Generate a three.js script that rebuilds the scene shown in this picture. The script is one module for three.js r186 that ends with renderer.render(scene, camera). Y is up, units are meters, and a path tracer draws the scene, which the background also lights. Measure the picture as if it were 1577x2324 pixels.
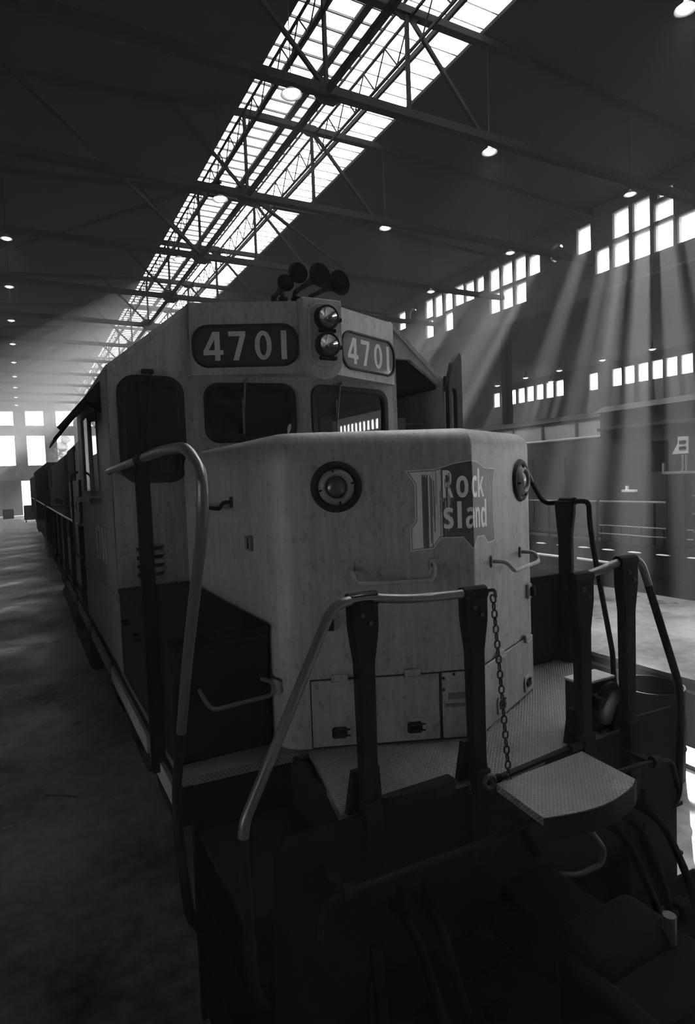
import * as THREE from 'three';
import { RoundedBoxGeometry } from 'three/addons/geometries/RoundedBoxGeometry.js';
import { mergeGeometries, toCreasedNormals } from 'three/addons/utils/BufferGeometryUtils.js';

// ---------------------------------------------------------------- camera, sky, sun, exposure
const scene = new THREE.Scene();
const camera = new THREE.PerspectiveCamera(2 * Math.atan(1162 / 1390) * 180 / Math.PI, 1577 / 2324, 0.05, 400);
camera.position.set(-2.1359, 3.0821, 3.1066);
{
  const m = new THREE.Matrix4().makeBasis(new THREE.Vector3(.8822, -.0369, .4695), new THREE.Vector3(.0573, .9979, -.0292), new THREE.Vector3(-.4674, .0527, .8825));
  camera.quaternion.setFromRotationMatrix(m);
}
const renderer = new THREE.WebGLRenderer({ antialias: true });
renderer.toneMapping = THREE.LinearToneMapping;
renderer.toneMappingExposure = 11;
renderer.shadowMap.enabled = true;
scene.background = new THREE.Color(1, 1, 1);           // even white winter sky
const sun = new THREE.DirectionalLight(0xffffff, 10);
sun.position.set(70, 51.3, -49.7 - 20); sun.target.position.set(0, 0, -20);
sun.castShadow = true;
Object.assign(sun.shadow.camera, { left: -70, right: 70, top: 60, bottom: -60, near: 1, far: 250 });
sun.shadow.mapSize.set(4096, 4096);
scene.add(sun, sun.target);
scene.fog = new THREE.FogExp2(0x585858, 0.015);        // smoke hanging in the shed

// ---------------------------------------------------------------- helpers
let seed = 7;
const rnd = () => { seed = (seed * 1664525 + 1013904223) % 4294967296; return seed / 4294967296; };
const V = (x, y, z) => new THREE.Vector3(x, y, z);
const used = new Map();
function numbered(n) { const k = used.get(n) || 0; used.set(n, k + 1); return k ? n + '_' + String(k).padStart(3, '0') : n; }
function merge(list) {
  const l = list.map((g) => { const q = g.index ? g.toNonIndexed() : g; for (const k of Object.keys(q.attributes)) if (!['position', 'normal', 'uv'].includes(k)) q.deleteAttribute(k);
    if (!q.attributes.normal) q.computeVertexNormals();
    if (!q.attributes.uv) q.setAttribute('uv', new THREE.BufferAttribute(new Float32Array(q.attributes.position.count * 2), 2)); return q; });
  return l.length === 1 ? l[0] : mergeGeometries(l);
}
function metreUV(geo) {                                  // uv in metres from the plane each face lies in
  const g = geo.index ? geo.toNonIndexed() : geo, p = g.attributes.position, uv = new Float32Array(p.count * 2), a = V(), b = V(), c = V();
  for (let i = 0; i < p.count; i += 3) {
    a.fromBufferAttribute(p, i); b.fromBufferAttribute(p, i + 1); c.fromBufferAttribute(p, i + 2);
    const n = b.clone().sub(a).cross(c.clone().sub(a)), ax = Math.abs(n.x), ay = Math.abs(n.y), az = Math.abs(n.z);
    [a, b, c].forEach((v, k) => { const o = (i + k) * 2;
      if (ay >= ax && ay >= az) { uv[o] = v.x; uv[o + 1] = v.z; } else if (ax >= az) { uv[o] = v.z; uv[o + 1] = v.y; } else { uv[o] = v.x; uv[o + 1] = v.y; } });
  }
  g.setAttribute('uv', new THREE.BufferAttribute(uv, 2));
  return g;
}
function mesh(name, geos, mat, parent = scene, keepUV) {
  let g = merge([].concat(geos));
  if (!keepUV) g = metreUV(g);
  const m = new THREE.Mesh(g, mat); m.name = parent === scene ? numbered(name) : name; m.castShadow = m.receiveShadow = true; parent.add(m);
  return m;
}
function tag(o, label, category, group, kind) { if (label) o.userData.label = label; if (category) o.userData.category = category; if (group) o.userData.group = group; if (kind) o.userData.kind = kind; return o; }
function thing(name, label, category, pos = [0, 0, 0], group) { const o = new THREE.Group(); o.name = numbered(name); o.position.set(...pos); scene.add(o); return tag(o, label, category, group); }
function struct(name, geos, mat, parent) { const m = mesh(name, geos, mat, parent); if (!parent) m.userData.kind = 'structure'; return m; }
function structGroup(name) { const o = new THREE.Group(); o.name = numbered(name); o.userData.kind = 'structure'; scene.add(o); return o; }
const box = (x0, x1, y0, y1, z0, z1) => new THREE.BoxGeometry(Math.abs(x1 - x0), Math.abs(y1 - y0), Math.abs(z1 - z0)).translate((x0 + x1) / 2, (y0 + y1) / 2, (z0 + z1) / 2);
const rbox = (x0, x1, y0, y1, z0, z1, r = .012) => { const w = Math.abs(x1 - x0), h = Math.abs(y1 - y0), d = Math.abs(z1 - z0);
  return new RoundedBoxGeometry(w, h, d, 2, Math.min(r, w * .45, h * .45, d * .45)).translate((x0 + x1) / 2, (y0 + y1) / 2, (z0 + z1) / 2); };
function aim(geo, from, to) { const d = to.clone().sub(from).normalize(); return geo.applyQuaternion(new THREE.Quaternion().setFromUnitVectors(V(0, 1, 0), d)).translate(from.x, from.y, from.z); }
const rod = (a, b, r, seg = 8, r2 = r) => { const A = V(...a), B = V(...b), L = A.distanceTo(B); return aim(new THREE.CylinderGeometry(r2, r, L, seg).translate(0, L / 2, 0), A, B); };
const bar = (a, b, w, h) => { const A = V(...a), B = V(...b), L = A.distanceTo(B), g = new THREE.BoxGeometry(w, h, L).translate(0, 0, L / 2), d = B.clone().sub(A).normalize();
  const up = Math.abs(d.y) > .95 ? V(1, 0, 0) : V(0, 1, 0), x = up.clone().cross(d).normalize(), y = d.clone().cross(x);
  return g.applyMatrix4(new THREE.Matrix4().makeBasis(x, y, d)).translate(A.x, A.y, A.z); };
function pipe(pts, r, bend = .08, seg = 10) {            // a tube along straight runs with rounded bends
  const P = pts.map((p) => V(...p)), out = [P[0]];
  for (let i = 1; i < P.length - 1; i++) {
    const a = P[i - 1].clone().sub(P[i]), b = P[i + 1].clone().sub(P[i]), q = Math.min(bend, a.length() * .45, b.length() * .45);
    const s = P[i].clone().add(a.setLength(q)), e = P[i].clone().add(b.setLength(q)), c = new THREE.QuadraticBezierCurve3(s, P[i], e);
    for (let k = 0; k <= 6; k++) out.push(c.getPoint(k / 6));
  }
  out.push(P[P.length - 1]);
  const n = out.length, pos = [], idx = []; let N = null;
  for (let i = 0; i < n; i++) {
    const t = out[Math.min(i + 1, n - 1)].clone().sub(out[Math.max(i - 1, 0)]).normalize();
    if (!N) N = (Math.abs(t.y) < .9 ? V(0, 1, 0) : V(1, 0, 0)).cross(t).normalize(); else N.sub(t.clone().multiplyScalar(N.dot(t))).normalize();
    const B = t.clone().cross(N);
    for (let k = 0; k < seg; k++) { const q = k / seg * 2 * Math.PI; pos.push(out[i].clone().addScaledVector(N, Math.cos(q) * r).addScaledVector(B, Math.sin(q) * r)); }
    if (i) for (let k = 0; k < seg; k++) { const a = (i - 1) * seg + k, b = (i - 1) * seg + (k + 1) % seg, c = a + seg, d = b + seg; idx.push(a, b, c, b, d, c); }
  }
  for (const [i, s] of [[0, 1], [n - 1, -1]]) { const c = pos.length; pos.push(out[i].clone()); for (let k = 0; k < seg; k++) { const a = i * seg + k, b = i * seg + (k + 1) % seg; s > 0 ? idx.push(c, b, a) : idx.push(c, a, b); } }
  const g = new THREE.BufferGeometry(); g.setAttribute('position', new THREE.Float32BufferAttribute(pos.flatMap((p) => [p.x, p.y, p.z]), 3)); g.setIndex(idx); g.computeVertexNormals();
  return toCreasedNormals(g, .9);
}
const shape = (pts) => new THREE.Shape(pts.map((p) => new THREE.Vector2(p[0], p[1])));
function roundRect(x0, x1, y0, y1, r, C = THREE.Shape) { const s = new C(); s.moveTo(x0 + r, y0); s.lineTo(x1 - r, y0); s.absarc(x1 - r, y0 + r, r, -Math.PI / 2, 0); s.lineTo(x1, y1 - r); s.absarc(x1 - r, y1 - r, r, 0, Math.PI / 2); s.lineTo(x0 + r, y1); s.absarc(x0 + r, y1 - r, r, Math.PI / 2, Math.PI); s.lineTo(x0, y0 + r); s.absarc(x0 + r, y0 + r, r, Math.PI, 1.5 * Math.PI); return s; }
function slab(s, t, holes = [], bev = 0) { const q = s instanceof THREE.Shape ? s : shape(s); holes.forEach((h) => q.holes.push(h)); const g = new THREE.ExtrudeGeometry(q, { depth: t, bevelEnabled: bev > 0, bevelSize: bev, bevelThickness: bev, bevelSegments: 2, curveSegments: 8 }); return g; }
function frame(o, ux, uy) { const x = V(...ux).normalize(), n = x.clone().cross(V(...uy)).normalize(), y = n.clone().cross(x); return new THREE.Matrix4().makeBasis(x, y, n).setPosition(...o); }
const FX = (x) => frame([x, 0, 0], [0, 0, 1], [0, 1, 0]);   // local (z, y) drawn on the plane x = const; faces -x ... depth grows to -x
function flat(pts, y0, y1) { const g = slab(pts.map((p) => [p[0], -p[1]]), y1 - y0); return g.rotateX(-Math.PI / 2).translate(0, y0, 0); }  // plan outline (x, z) raised from y0 to y1
const lathe = (pts, seg = 24) => new THREE.LatheGeometry(pts.map((p) => new THREE.Vector2(p[0], p[1])), seg);

// ---------------------------------------------------------------- textures
function noiseField(n, cells, oct, stretch = 1, s0 = 1) {
  const out = new Float32Array(n * n); let amp = 1, tot = 0, c = cells;
  for (let o = 0; o < oct; o++) {
    const cx = c, cy = Math.max(1, Math.round(c / stretch)), lat = new Float32Array(cx * cy); let sd = s0 * 977 + o * 131;
    for (let i = 0; i < lat.length; i++) { sd = (sd * 1664525 + 1013904223) % 4294967296; lat[i] = sd / 4294967296; }
    const f = (t) => t * t * (3 - 2 * t);
    for (let y = 0; y < n; y++) for (let x = 0; x < n; x++) {
      const u = x / n * cx, v = y / n * cy, i = Math.floor(u), j = Math.floor(v), a = f(u - i), b = f(v - j), i1 = (i + 1) % cx, j1 = (j + 1) % cy;
      out[y * n + x] += amp * ((lat[j * cx + i] * (1 - a) + lat[j * cx + i1] * a) * (1 - b) + (lat[j1 * cx + i] * (1 - a) + lat[j1 * cx + i1] * a) * b);
    }
    tot += amp; amp *= .55; c *= 2;
  }
  for (let i = 0; i < out.length; i++) out[i] /= tot;
  return out;
}
function tex(n, f, rep, srgb) {
  const d = new Uint8Array(n * n * 4);
  for (let i = 0; i < n * n; i++) { const v = Math.max(0, Math.min(255, Math.round(255 * f(i, i % n, Math.floor(i / n))))); d[i * 4] = d[i * 4 + 1] = d[i * 4 + 2] = v; d[i * 4 + 3] = 255; }
  const t = new THREE.DataTexture(d, n, n); t.wrapS = t.wrapT = THREE.RepeatWrapping; t.magFilter = THREE.LinearFilter; t.minFilter = THREE.LinearMipmapLinearFilter; t.generateMipmaps = true;
  t.repeat.set(1 / rep, 1 / rep); if (srgb) t.colorSpace = THREE.SRGBColorSpace; t.needsUpdate = true; return t;
}
const nStreak = noiseField(512, 96, 3, 14, 3), nFine = noiseField(512, 64, 4, 1, 5), nPatch = noiseField(512, 6, 5, 1, 9), nSpot = noiseField(512, 110, 2, 2.5, 13);
const grime = tex(512, (i) => { const spot = nSpot[i] > .74 ? .7 : 1; return (.62 + .38 * nStreak[i] + .22 * (nPatch[i] - .5) + .2 * (nFine[i] - .5)) * spot; }, 1.9);
const steelMap = tex(512, (i) => .6 + .5 * (nPatch[i] - .3) + .3 * (nFine[i] - .5), 1.4);
const floorMap = tex(512, (i) => .22 + 1.35 * (nPatch[i] - .25) + .45 * (nFine[i] - .5), 6);
const oilRough = tex(512, (i) => .35 + .9 * (nPatch[i] - .25), 5);
const treadF = (x, y) => { const w = 512, p = 16, cx = Math.floor(x / p), cy = Math.floor(y / 8), odd = cy & 1, u = ((x + odd * 8) % p) / p - .5, v = (y % 8) / 8 - .5; return Math.max(0, 1 - Math.hypot(u * 2.6, v * 1.6)); };
const treadBump = tex(512, (i, x, y) => Math.min(1, 1.6 * treadF(x, y)), .736);
const treadMap = tex(512, (i, x, y) => (.45 + .5 * nPatch[i]) * (.62 + .5 * Math.min(1, 1.5 * treadF(x, y))) + .2 * (nFine[i] - .5), .736);
function canvas(w, h, draw) { const c = document.createElement('canvas'); c.width = w; c.height = h; draw(c.getContext('2d'), w, h); const t = new THREE.CanvasTexture(c); t.colorSpace = THREE.SRGBColorSpace; t.anisotropy = 8; return t; }

// ---------------------------------------------------------------- materials
const grey = (v) => new THREE.Color(v, v, v);
const std = (v, rough, o = {}) => new THREE.MeshPhysicalMaterial({ color: grey(v), roughness: rough, ...o });
const M = {
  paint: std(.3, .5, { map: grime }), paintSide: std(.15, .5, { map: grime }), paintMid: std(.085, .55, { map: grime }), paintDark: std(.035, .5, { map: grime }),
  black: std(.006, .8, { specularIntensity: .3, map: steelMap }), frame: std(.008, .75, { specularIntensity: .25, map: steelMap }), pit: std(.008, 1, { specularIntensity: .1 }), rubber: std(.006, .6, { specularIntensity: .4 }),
  pipe: std(.1, .36, { metalness: .4 }), chain: std(.02, .5), chrome: std(.8, .12, { metalness: 1 }), stripe: std(.27, .6, { map: grime }),
  tread: std(.23, .42, { map: treadMap, bumpMap: treadBump, bumpScale: .003 }),
  floor: std(.58, .85, { map: floorMap, roughnessMap: oilRough }),
  roof: std(.02, 1, { specularIntensity: .2, map: steelMap }), wall: std(.12, .95, { map: floorMap }), wallPale: std(.5, .95, { map: floorMap }), truss: std(.008, 1, { specularIntensity: .15, map: steelMap }), mullion: std(.04, .8), ground: std(.22, 1),
  pane: new THREE.MeshPhysicalMaterial({ color: grey(.86), roughness: .45, transmission: 1, thickness: 0, ior: 1.3 }),
  clearPane: new THREE.MeshPhysicalMaterial({ color: grey(.85), roughness: .35, transmission: 1, thickness: 0, ior: 1.3 }),  // far skylight panes, clearer so that sun brightens the far haze
  diffusePane: new THREE.MeshPhysicalMaterial({ color: grey(.82), roughness: .97, transmission: 1, thickness: 0, ior: 1.3 }),  // near skylight panes, made diffusing to keep direct sun out of the near haze
  glass: new THREE.MeshPhysicalMaterial({ color: grey(.62), roughness: .02, transmission: 1, thickness: 0, ior: 1.5 }),
  clear: new THREE.MeshPhysicalMaterial({ color: grey(.95), roughness: .01, transmission: 1, thickness: 0, ior: 1.35 }),
  lens: new THREE.MeshPhysicalMaterial({ color: grey(.05), roughness: .3, clearcoat: .35, clearcoatRoughness: .15 }),
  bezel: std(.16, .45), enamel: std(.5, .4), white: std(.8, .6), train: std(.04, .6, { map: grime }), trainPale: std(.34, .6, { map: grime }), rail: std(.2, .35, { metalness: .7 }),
  iron: std(.02, .55), nearBlack: std(.004, .95, { specularIntensity: .15 }), lid: std(.55, .5, { map: steelMap }),  // near-black matte gear; pale lid tone carries light fallen on upward faces
  bulb: new THREE.MeshStandardMaterial({ color: grey(.9), emissive: grey(1), emissiveIntensity: .5 }),
};

// ================================================================ THE SHED
const ZF = 16, ZB = -88, XL = -15, XR = 20, XO = 36, SK0 = 4.5, SK1 = 9.35, SKY = 14.75;
struct('floor', [box(XL, -.72, -.06, 0, ZB, ZF)], M.floor); struct('floor', [box(.82, 2.5, -.06, 0, ZB, ZF)], M.floor);
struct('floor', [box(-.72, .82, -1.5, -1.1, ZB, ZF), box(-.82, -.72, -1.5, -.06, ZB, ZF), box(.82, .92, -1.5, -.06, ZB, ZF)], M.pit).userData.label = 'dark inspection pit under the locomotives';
struct('floor', [box(2.5, 4.2, -.06, 0, ZB, ZF)], M.floor);
struct('floor', [box(5.9, XO, -.06, 0, ZB, ZF)], M.floor);
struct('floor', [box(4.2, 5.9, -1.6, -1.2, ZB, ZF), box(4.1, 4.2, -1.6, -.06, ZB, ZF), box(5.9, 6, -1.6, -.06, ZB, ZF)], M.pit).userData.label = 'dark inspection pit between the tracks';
struct('ground', [box(XL - 8, XO + 9, -2.2, -1.7, ZB - 9, ZF + 6), box(XL - 8, XL - .5, -1.7, -.1, ZB - 9, ZF + 6), box(XO + .5, XO + 9, -1.7, -.1, ZB - 9, ZF + 6), box(XL - .5, XO + .5, -1.7, -.1, ZB - 9, ZB - .5)], M.ground);
struct('ceiling', [flatRoof(XL - .4, SK0, 13.2, SKY), flatRoof(SK1, XR + .3, SKY, 14.2), box(SK0 - .1, SK1 + .1, SKY, SKY + .25, 4.7, ZF + .4)], M.roof);  // skylight roofed over behind the viewer, added to dim the nose front
function flatRoof(x0, x1, ya, yb) { return slab([[x0, ya], [x1, yb], [x1, yb + .25], [x0, ya + .25]], ZF - ZB + .8).translate(0, 0, ZB - .4); }
struct('ceiling', [flatRoof(XR + .2, XO + .5, 11.0, 10.9)], M.roof);

struct('wall_front', [box(XL - .4, XO + .4, 0, 15.3, ZF, ZF + .4)], M.wall);
// clerestory wall above the aisle, with one opening for each clear pane
const panesUp = [[-15.3, -14.6, 11.4, 12.42], [-14.42, -13.66, 12.56, 13.66], [-14.42, -13.66, 11.4, 12.42], [-13.48, -12.72, 12.5, 13.66], [-13.48, -12.72, 11.4, 12.42], [-12.55, -11.75, 12.54, 13.25], [-12.37, -11.75, 13.36, 13.66], [-12.55, -11.76, 11.4, 12.46], [-11.6, -10.85, 11.4, 12.43], [-16.27, -15.52, 12.52, 13.66],
  [-21.97, -21.22, 12.55, 13.66], [-21.97, -21.22, 11.4, 12.42], [-21.06, -20.28, 12.58, 13.66], [-21.06, -20.28, 11.4, 12.42], [-20.12, -19.36, 12.55, 13.66], [-20.12, -19.36, 11.4, 12.42], [-19.2, -18.44, 12.5, 13.46],
  [-27.72, -26.95, 12.57, 13.66], [-27.72, -26.95, 11.4, 12.43], [-26.79, -26.03, 12.42, 13.66], [-25.83, -25.08, 12.53, 13.6], [-25.83, -25.08, 11.4, 12.42], [-24.9, -24.08, 12.57, 13.66], [-23.98, -23.2, 12.57, 13.6], [-23.01, -22.4, 12.8, 13.6],
  [-30.68, -29.88, 13.15, 13.66], [-30.68, -29.88, 12.55, 13.06]];
for (let z = -9.6; z < 15; z += .94) for (const [a, b] of [[11.4, 12.42], [12.55, 13.66]]) panesUp.push([z, z + .76, a, b]);
for (let z = -86; z < -32; z += .94) if (((z * 3.7) | 0) % 4) for (const [a, b] of [[11.4, 12.42], [12.55, 13.66]]) panesUp.push([z, z + .76, a, b]);
const panesLow = [];
for (const z of [-39.9, -38.9, -37.87, -36.83, -35.79, -34.72, -33.65, -32.6, -29.34, -27.3, -26.27, -25.2, -24.13, -23.1, -22.05, -21]) panesLow.push([z, z + .8, 9.1, 10.33]);
for (let z = -19.5; z < 14; z += 1.04) panesLow.push([z, z + .8, 9.1, 10.33]);
for (let z = -14; z < 13; z += 3) panesLow.push([z, z + 2.6, 2.2, 5.6]);  // large unseen openings, added for more light from the right
for (let z = -86; z < -54; z += 1.04) if (((z * 5.1) | 0) % 5) panesLow.push([z, z + .8, 9.1, 10.33]);
const panesEnd = [];
for (const x of [-11.9, -8.3, -4.7, -1.16, 2.46, 6.1, 9.7, 13.3, 16.2]) panesEnd.push([x, x + 2.13, 6.5, 10.4], [x, x + 2.13, 11.73, 14.1 > 13 && (x < -9) ? 13 : 14.1]);
const rect = (r) => { const p = new THREE.Path(); p.moveTo(r[0], r[2]); p.lineTo(r[0], r[3]); p.lineTo(r[1], r[3]); p.lineTo(r[1], r[2]); p.closePath(); return p; };
const vents = [[-17.4, 13.05], [-29.0, 13.2]];
vents.forEach(([z, y], i) => { const t = thing('ventilator', ['round ventilator leaking a thin ring of daylight between the two groups of high windows', 'small round ventilator leaking daylight just over the cab roof edge'][i], 'fan', [XR + .1, y, z]); mesh('hub_plate', new THREE.CylinderGeometry(.31, .31, .08, 20).rotateZ(Math.PI / 2).translate(0, -.03, 0), M.truss, t); mesh('spider', [bar([0, -.42, -.1], [0, .42, .1], .05, .05), bar([0, -.2, -.4], [0, .2, .4], .05, .05), bar([0, .32, -.3], [0, -.32, .3], .05, .05)], M.truss, t); });
struct('wall_right', [slab([[ZB, 10.7], [ZF, 10.7], [ZF, 14.4], [ZB, 14.4]], .3, [...panesUp.map(rect), ...vents.map(([z, y]) => new THREE.Path().absarc(z, y, .4, 0, 2 * Math.PI))]).applyMatrix4(FX(XR + .3))], M.wall);
struct('wall_right', [slab([[ZB, 0], [ZF, 0], [ZF, 11.1], [ZB, 11.1]], .3, panesLow.map(rect)).applyMatrix4(FX(XO + .3))], M.wall);
struct('wall_back', [slab([[XL - .4, 0], [XO + .4, 0], [XO + .4, 10.9], [XR + .3, 10.9], [XR + .3, 14.2], [SK1, SKY], [SK0, SKY], [XL - .4, 13.2]], .35, [...panesEnd.map(rect), rect([-2.1, 2.3, .02, 4.5])]).translate(0, 0, ZB - .35)], M.wallPale);
// door leaf beside the far doorway, folded back against the wall
{ const d = structGroup('door_1'); mesh('leaf', box(-4.4, -2.15, 0, 4.6, ZB, ZB + .08), M.wall, d); mesh('brace', [bar([-4.3, .3, ZB + .1], [-2.25, 4.3, ZB + .1], .08, .12)], M.truss, d); }
function windowBand(name, list, x, pane, mat) {
  const w = structGroup(name);
  list.forEach((r) => { mesh('pane', slab([[r[0] - .02, r[2] - .02], [r[1] + .02, r[2] - .02], [r[1] + .02, r[3] + .02], [r[0] - .02, r[3] + .02]], .006).applyMatrix4(FX(x + .12)), pane, w); });
  mesh('mullion', list.map((r) => box(x - .04, x + .02, r[2] - .06, r[2], r[0] - .05, r[1] + .05)), M.mullion, w);
  return w;
}
const addedPanesLeft = [];
for (let z = -85; z < -44; z += 2.8) addedPanesLeft.push([z, z + 2.1, 9.4, 12.4]);  // unseen high windows, added to brighten the distant haze
for (const z of [.2, 3.2, 6.2]) addedPanesLeft.push([z, z + 2.8, .8, 4.2]);   // unseen low windows, added to light the side of the nose
struct('wall_left', [slab([[ZB, 0], [ZF, 0], [ZF, 13.4], [ZB, 13.4]], .4, addedPanesLeft.map(rect)).applyMatrix4(FX(XL))], M.wall);
windowBand('added_window_5', addedPanesLeft, XL - .36, M.pane);
windowBand('window_1', panesUp, XR, M.pane);
windowBand('window_2', panesLow, XO, M.pane);
{ const w = structGroup('window_3');
  for (const r of panesEnd) { mesh('pane', box(r[0], r[1], r[2], r[3], ZB - .14, ZB - .135), M.pane, w);
    const n = 4, q = []; for (let i = 1; i < n; i++) { const x = r[0] + (r[1] - r[0]) * i / n; q.push(box(x - .02, x + .02, r[2], r[3], ZB - .13, ZB - .09)); }
    for (let y = r[2] + .65; y < r[3] - .2; y += .65) q.push(box(r[0], r[1], y - .015, y + .015, ZB - .13, ZB - .1));
    mesh('mullion', q, M.mullion, w); } }
// columns between nave and aisle
for (let k = 0; k < 5; k++) { const z = -9.82 - 11.2 * k; tag(mesh('column', [box(XR - .02, XR + .06, 0, 10.7, z - .18, z + .18), box(XR + .3, XR + .38, 0, 10.7, z - .18, z + .18), box(XR + .06, XR + .3, 0, 10.7, z - .03, z + .03)], M.truss), `${['first', 'second', 'third', 'fourth', 'fifth'][k]} steel column from the viewer under the high window band`, 'column', 'columns along the side aisle'); }

// skylight: steel ribs with panes between
const sky = structGroup('window_4');
const cols = [[SK0, 5.14], [5.22, 6.04], [6.28, 6.9], [6.94, 8.15], [8.2, SK1]];
const paneGeo = cols.map(([a, b]) => box(a, b, SKY + .1, SKY + .108, -.27, .27));
const barGeo = box(SK0, 6.9, SKY + .04, SKY + .11, -.022, .022), barGeoR = box(6.94, SK1, SKY + .07, SKY + .11, -.007, .007);
const farPanes = [], nearPanes = [], farBars = [];
for (let i = 20; i < 186; i++) { const z = ZF - .4 - .56 * i;
  if (z < -6.5 && z > -32) { cols.forEach((c, k) => { const m = new THREE.Mesh(paneGeo[k], M.diffusePane); m.name = 'pane'; m.position.z = z; sky.add(m); });
    for (const g of [barGeo, barGeoR]) { const m = new THREE.Mesh(g, M.mullion); m.name = 'glazing_bar'; m.position.z = z - .28; m.castShadow = true; sky.add(m); } }
  else { cols.forEach((c, k) => (z < -32 ? farPanes : nearPanes).push(paneGeo[k].clone().translate(0, 0, z))); farBars.push(barGeo.clone().translate(0, 0, z - .28), barGeoR.clone().translate(0, 0, z - .28)); } }
tag(mesh('pane', farPanes, M.clearPane, sky), null, null, null, 'stuff'); tag(mesh('pane', nearPanes, M.diffusePane, sky), null, null, null, 'stuff'); tag(mesh('glazing_bar', farBars, M.mullion, sky), null, null, null, 'stuff');
mesh('purlin', [box(5.1, 5.26, SKY + .02, SKY + .12, ZB, ZF)], M.truss, sky); mesh('purlin', [box(6.06, 6.26, SKY + .02, SKY + .12, ZB, ZF)], M.truss, sky);
mesh('purlin', [box(6.9, 6.94, SKY + .03, SKY + .14, ZB, ZF)], M.truss, sky); mesh('purlin', [box(8.13, 8.22, SKY - .04, SKY + .12, ZB, ZF)], M.truss, sky);

// roof trusses, one every 5.6 m
const P = 2.28, X0 = 4.57, TB = 12, pz = (k) => -9.82 - 5.58 * k;
const topY = (x) => x < SK0 ? 13.2 + (x - XL) / (SK0 - XL) * (SKY - 13.2) - .28 : x > SK1 ? SKY - (x - SK1) / (XR - SK1) * .55 - .28 : SKY - .28;
const ordinals = ['first', 'second', 'third', 'fourth', 'fifth', 'sixth', 'seventh', 'eighth', 'ninth', 'tenth', 'eleventh', 'twelfth', 'thirteenth', 'fourteenth', 'fifteenth'];
function makeTruss() {
  const t = new THREE.Group(); t.name = 'roof_truss';
  const both = (a, b, w, h) => [bar([a[0], a[1], -.07], [b[0], b[1], -.07], w, h), bar([a[0], a[1], .07], [b[0], b[1], .07], w, h)];
  mesh('bottom_chord', [bar([XL, TB, 0], [XR, TB, 0], .24, .2)], M.truss, t);
  mesh('top_chord', [bar([XL, topY(XL), 0], [SK0, topY(SK0), 0], .2, .16), bar([SK0, SKY - .28, 0], [SK1, SKY - .28, 0], .22, .18), bar([SK1, topY(SK1), 0], [XR, topY(XR), 0], .2, .16)], M.truss, t);
  for (const k of [0, 1]) mesh('post', bar([X0 + k * P, TB, 0], [X0 + k * P, topY(X0 + k * P), 0], .09, .09), M.truss, t);
  mesh('diagonal', bar([X0, TB + .05, 0], [X0 - P, topY(X0 - P), 0], .09, .09), M.truss, t); mesh('diagonal', bar([X0 + P, topY(X0 + P), 0], [X0 + 2 * P, TB + .05, 0], .09, .09), M.truss, t);
  const hex = (x, y, a, b) => slab([[-a, -b * .5], [-a * .5, -b], [a * .5, -b], [a, -b * .5], [a, b * .5], [a * .5, b], [-a * .5, b], [-a, b * .5]], .03).translate(x, y, -.02);
  mesh('gusset', [hex(X0, TB, .34, .3)], M.truss, t); mesh('gusset', [hex(X0 + P, SKY - .3, .34, .2)], M.truss, t);
  return t;
}
const truss0 = makeTruss();
for (let k = -4; k < 11; k++) { if (k === -4) continue; const t = k === -3 ? truss0 : truss0.clone(); t.name = numbered('roof_truss'); t.position.z = pz(k); scene.add(t);
  tag(t, k < 0 ? ['steel roof truss over the cab front behind the viewer', 'steel roof truss above the coupler end out of view', 'dark roof truss crossing the skylight at the very top of the picture'][k + 3] : `dark steel roof truss across the skylight, ${ordinals[k]} with a full node below the top edge`, 'truss', 'roof trusses under the skylight'); }
// struts running the length of the shed
tag(mesh('roof_strut', [box(X0 - .06, X0 + .06, TB - .07, TB + .07, ZB, ZF)], M.truss), 'long dark bottom strut joining the truss nodes below the skylight', 'beam');
function lattice(name, x, y0, y1, label) {
  const g = thing(name, label, 'girder'); const z0 = pz(13), z1 = pz(-3), web = []; let s = 0;
  mesh('chord', [box(x - .03, x + .03, y1 - .06, y1, z0, z1)], M.truss, g); mesh('chord', [box(x - .03, x + .03, y0, y0 + .06, z0, z1)], M.truss, g);
  for (let z = z1; z > z0; z -= .56, s++) { const b = bar([x, s & 1 ? y0 + .05 : y1 - .05, z], [x, s & 1 ? y1 - .05 : y0 + .05, z - .56], .03, .035); if (z < -6 && z > -45) mesh('lacing_bar', b, M.truss, g); else web.push(b); }
  tag(mesh('lacing_bar', web, M.truss, g), null, null, null, 'stuff');
}
lattice('lattice_girder', X0 + P + .1, 13.55, 14.4, 'lattice girder with zigzag bars hung under the middle of the skylight');
lattice('lattice_girder', SK0 - .02, 13.6, 14.4, 'lattice girder with zigzag bars along the dark roof edge of the skylight');
tag(mesh('wind_brace', [bar([-3.4, 12.05, -9.8], [X0, 12.05, pz(2)], .1, .08)], M.truss), 'thin diagonal brace running up to the third truss node', 'brace');
tag(mesh('wind_brace', [bar([-4, 12.35, -26.6], [3.8, 12.35, -15.6], .1, .08)], M.truss), 'thin diagonal brace crossing from the dark roof to the second truss', 'brace');
tag(mesh('wind_brace', [bar([X0, 12.05, pz(1)], [12.6, 12.05, pz(2) - 1], .1, .08)], M.truss), 'thin diagonal brace descending from the skylight behind the horns', 'brace');

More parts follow.
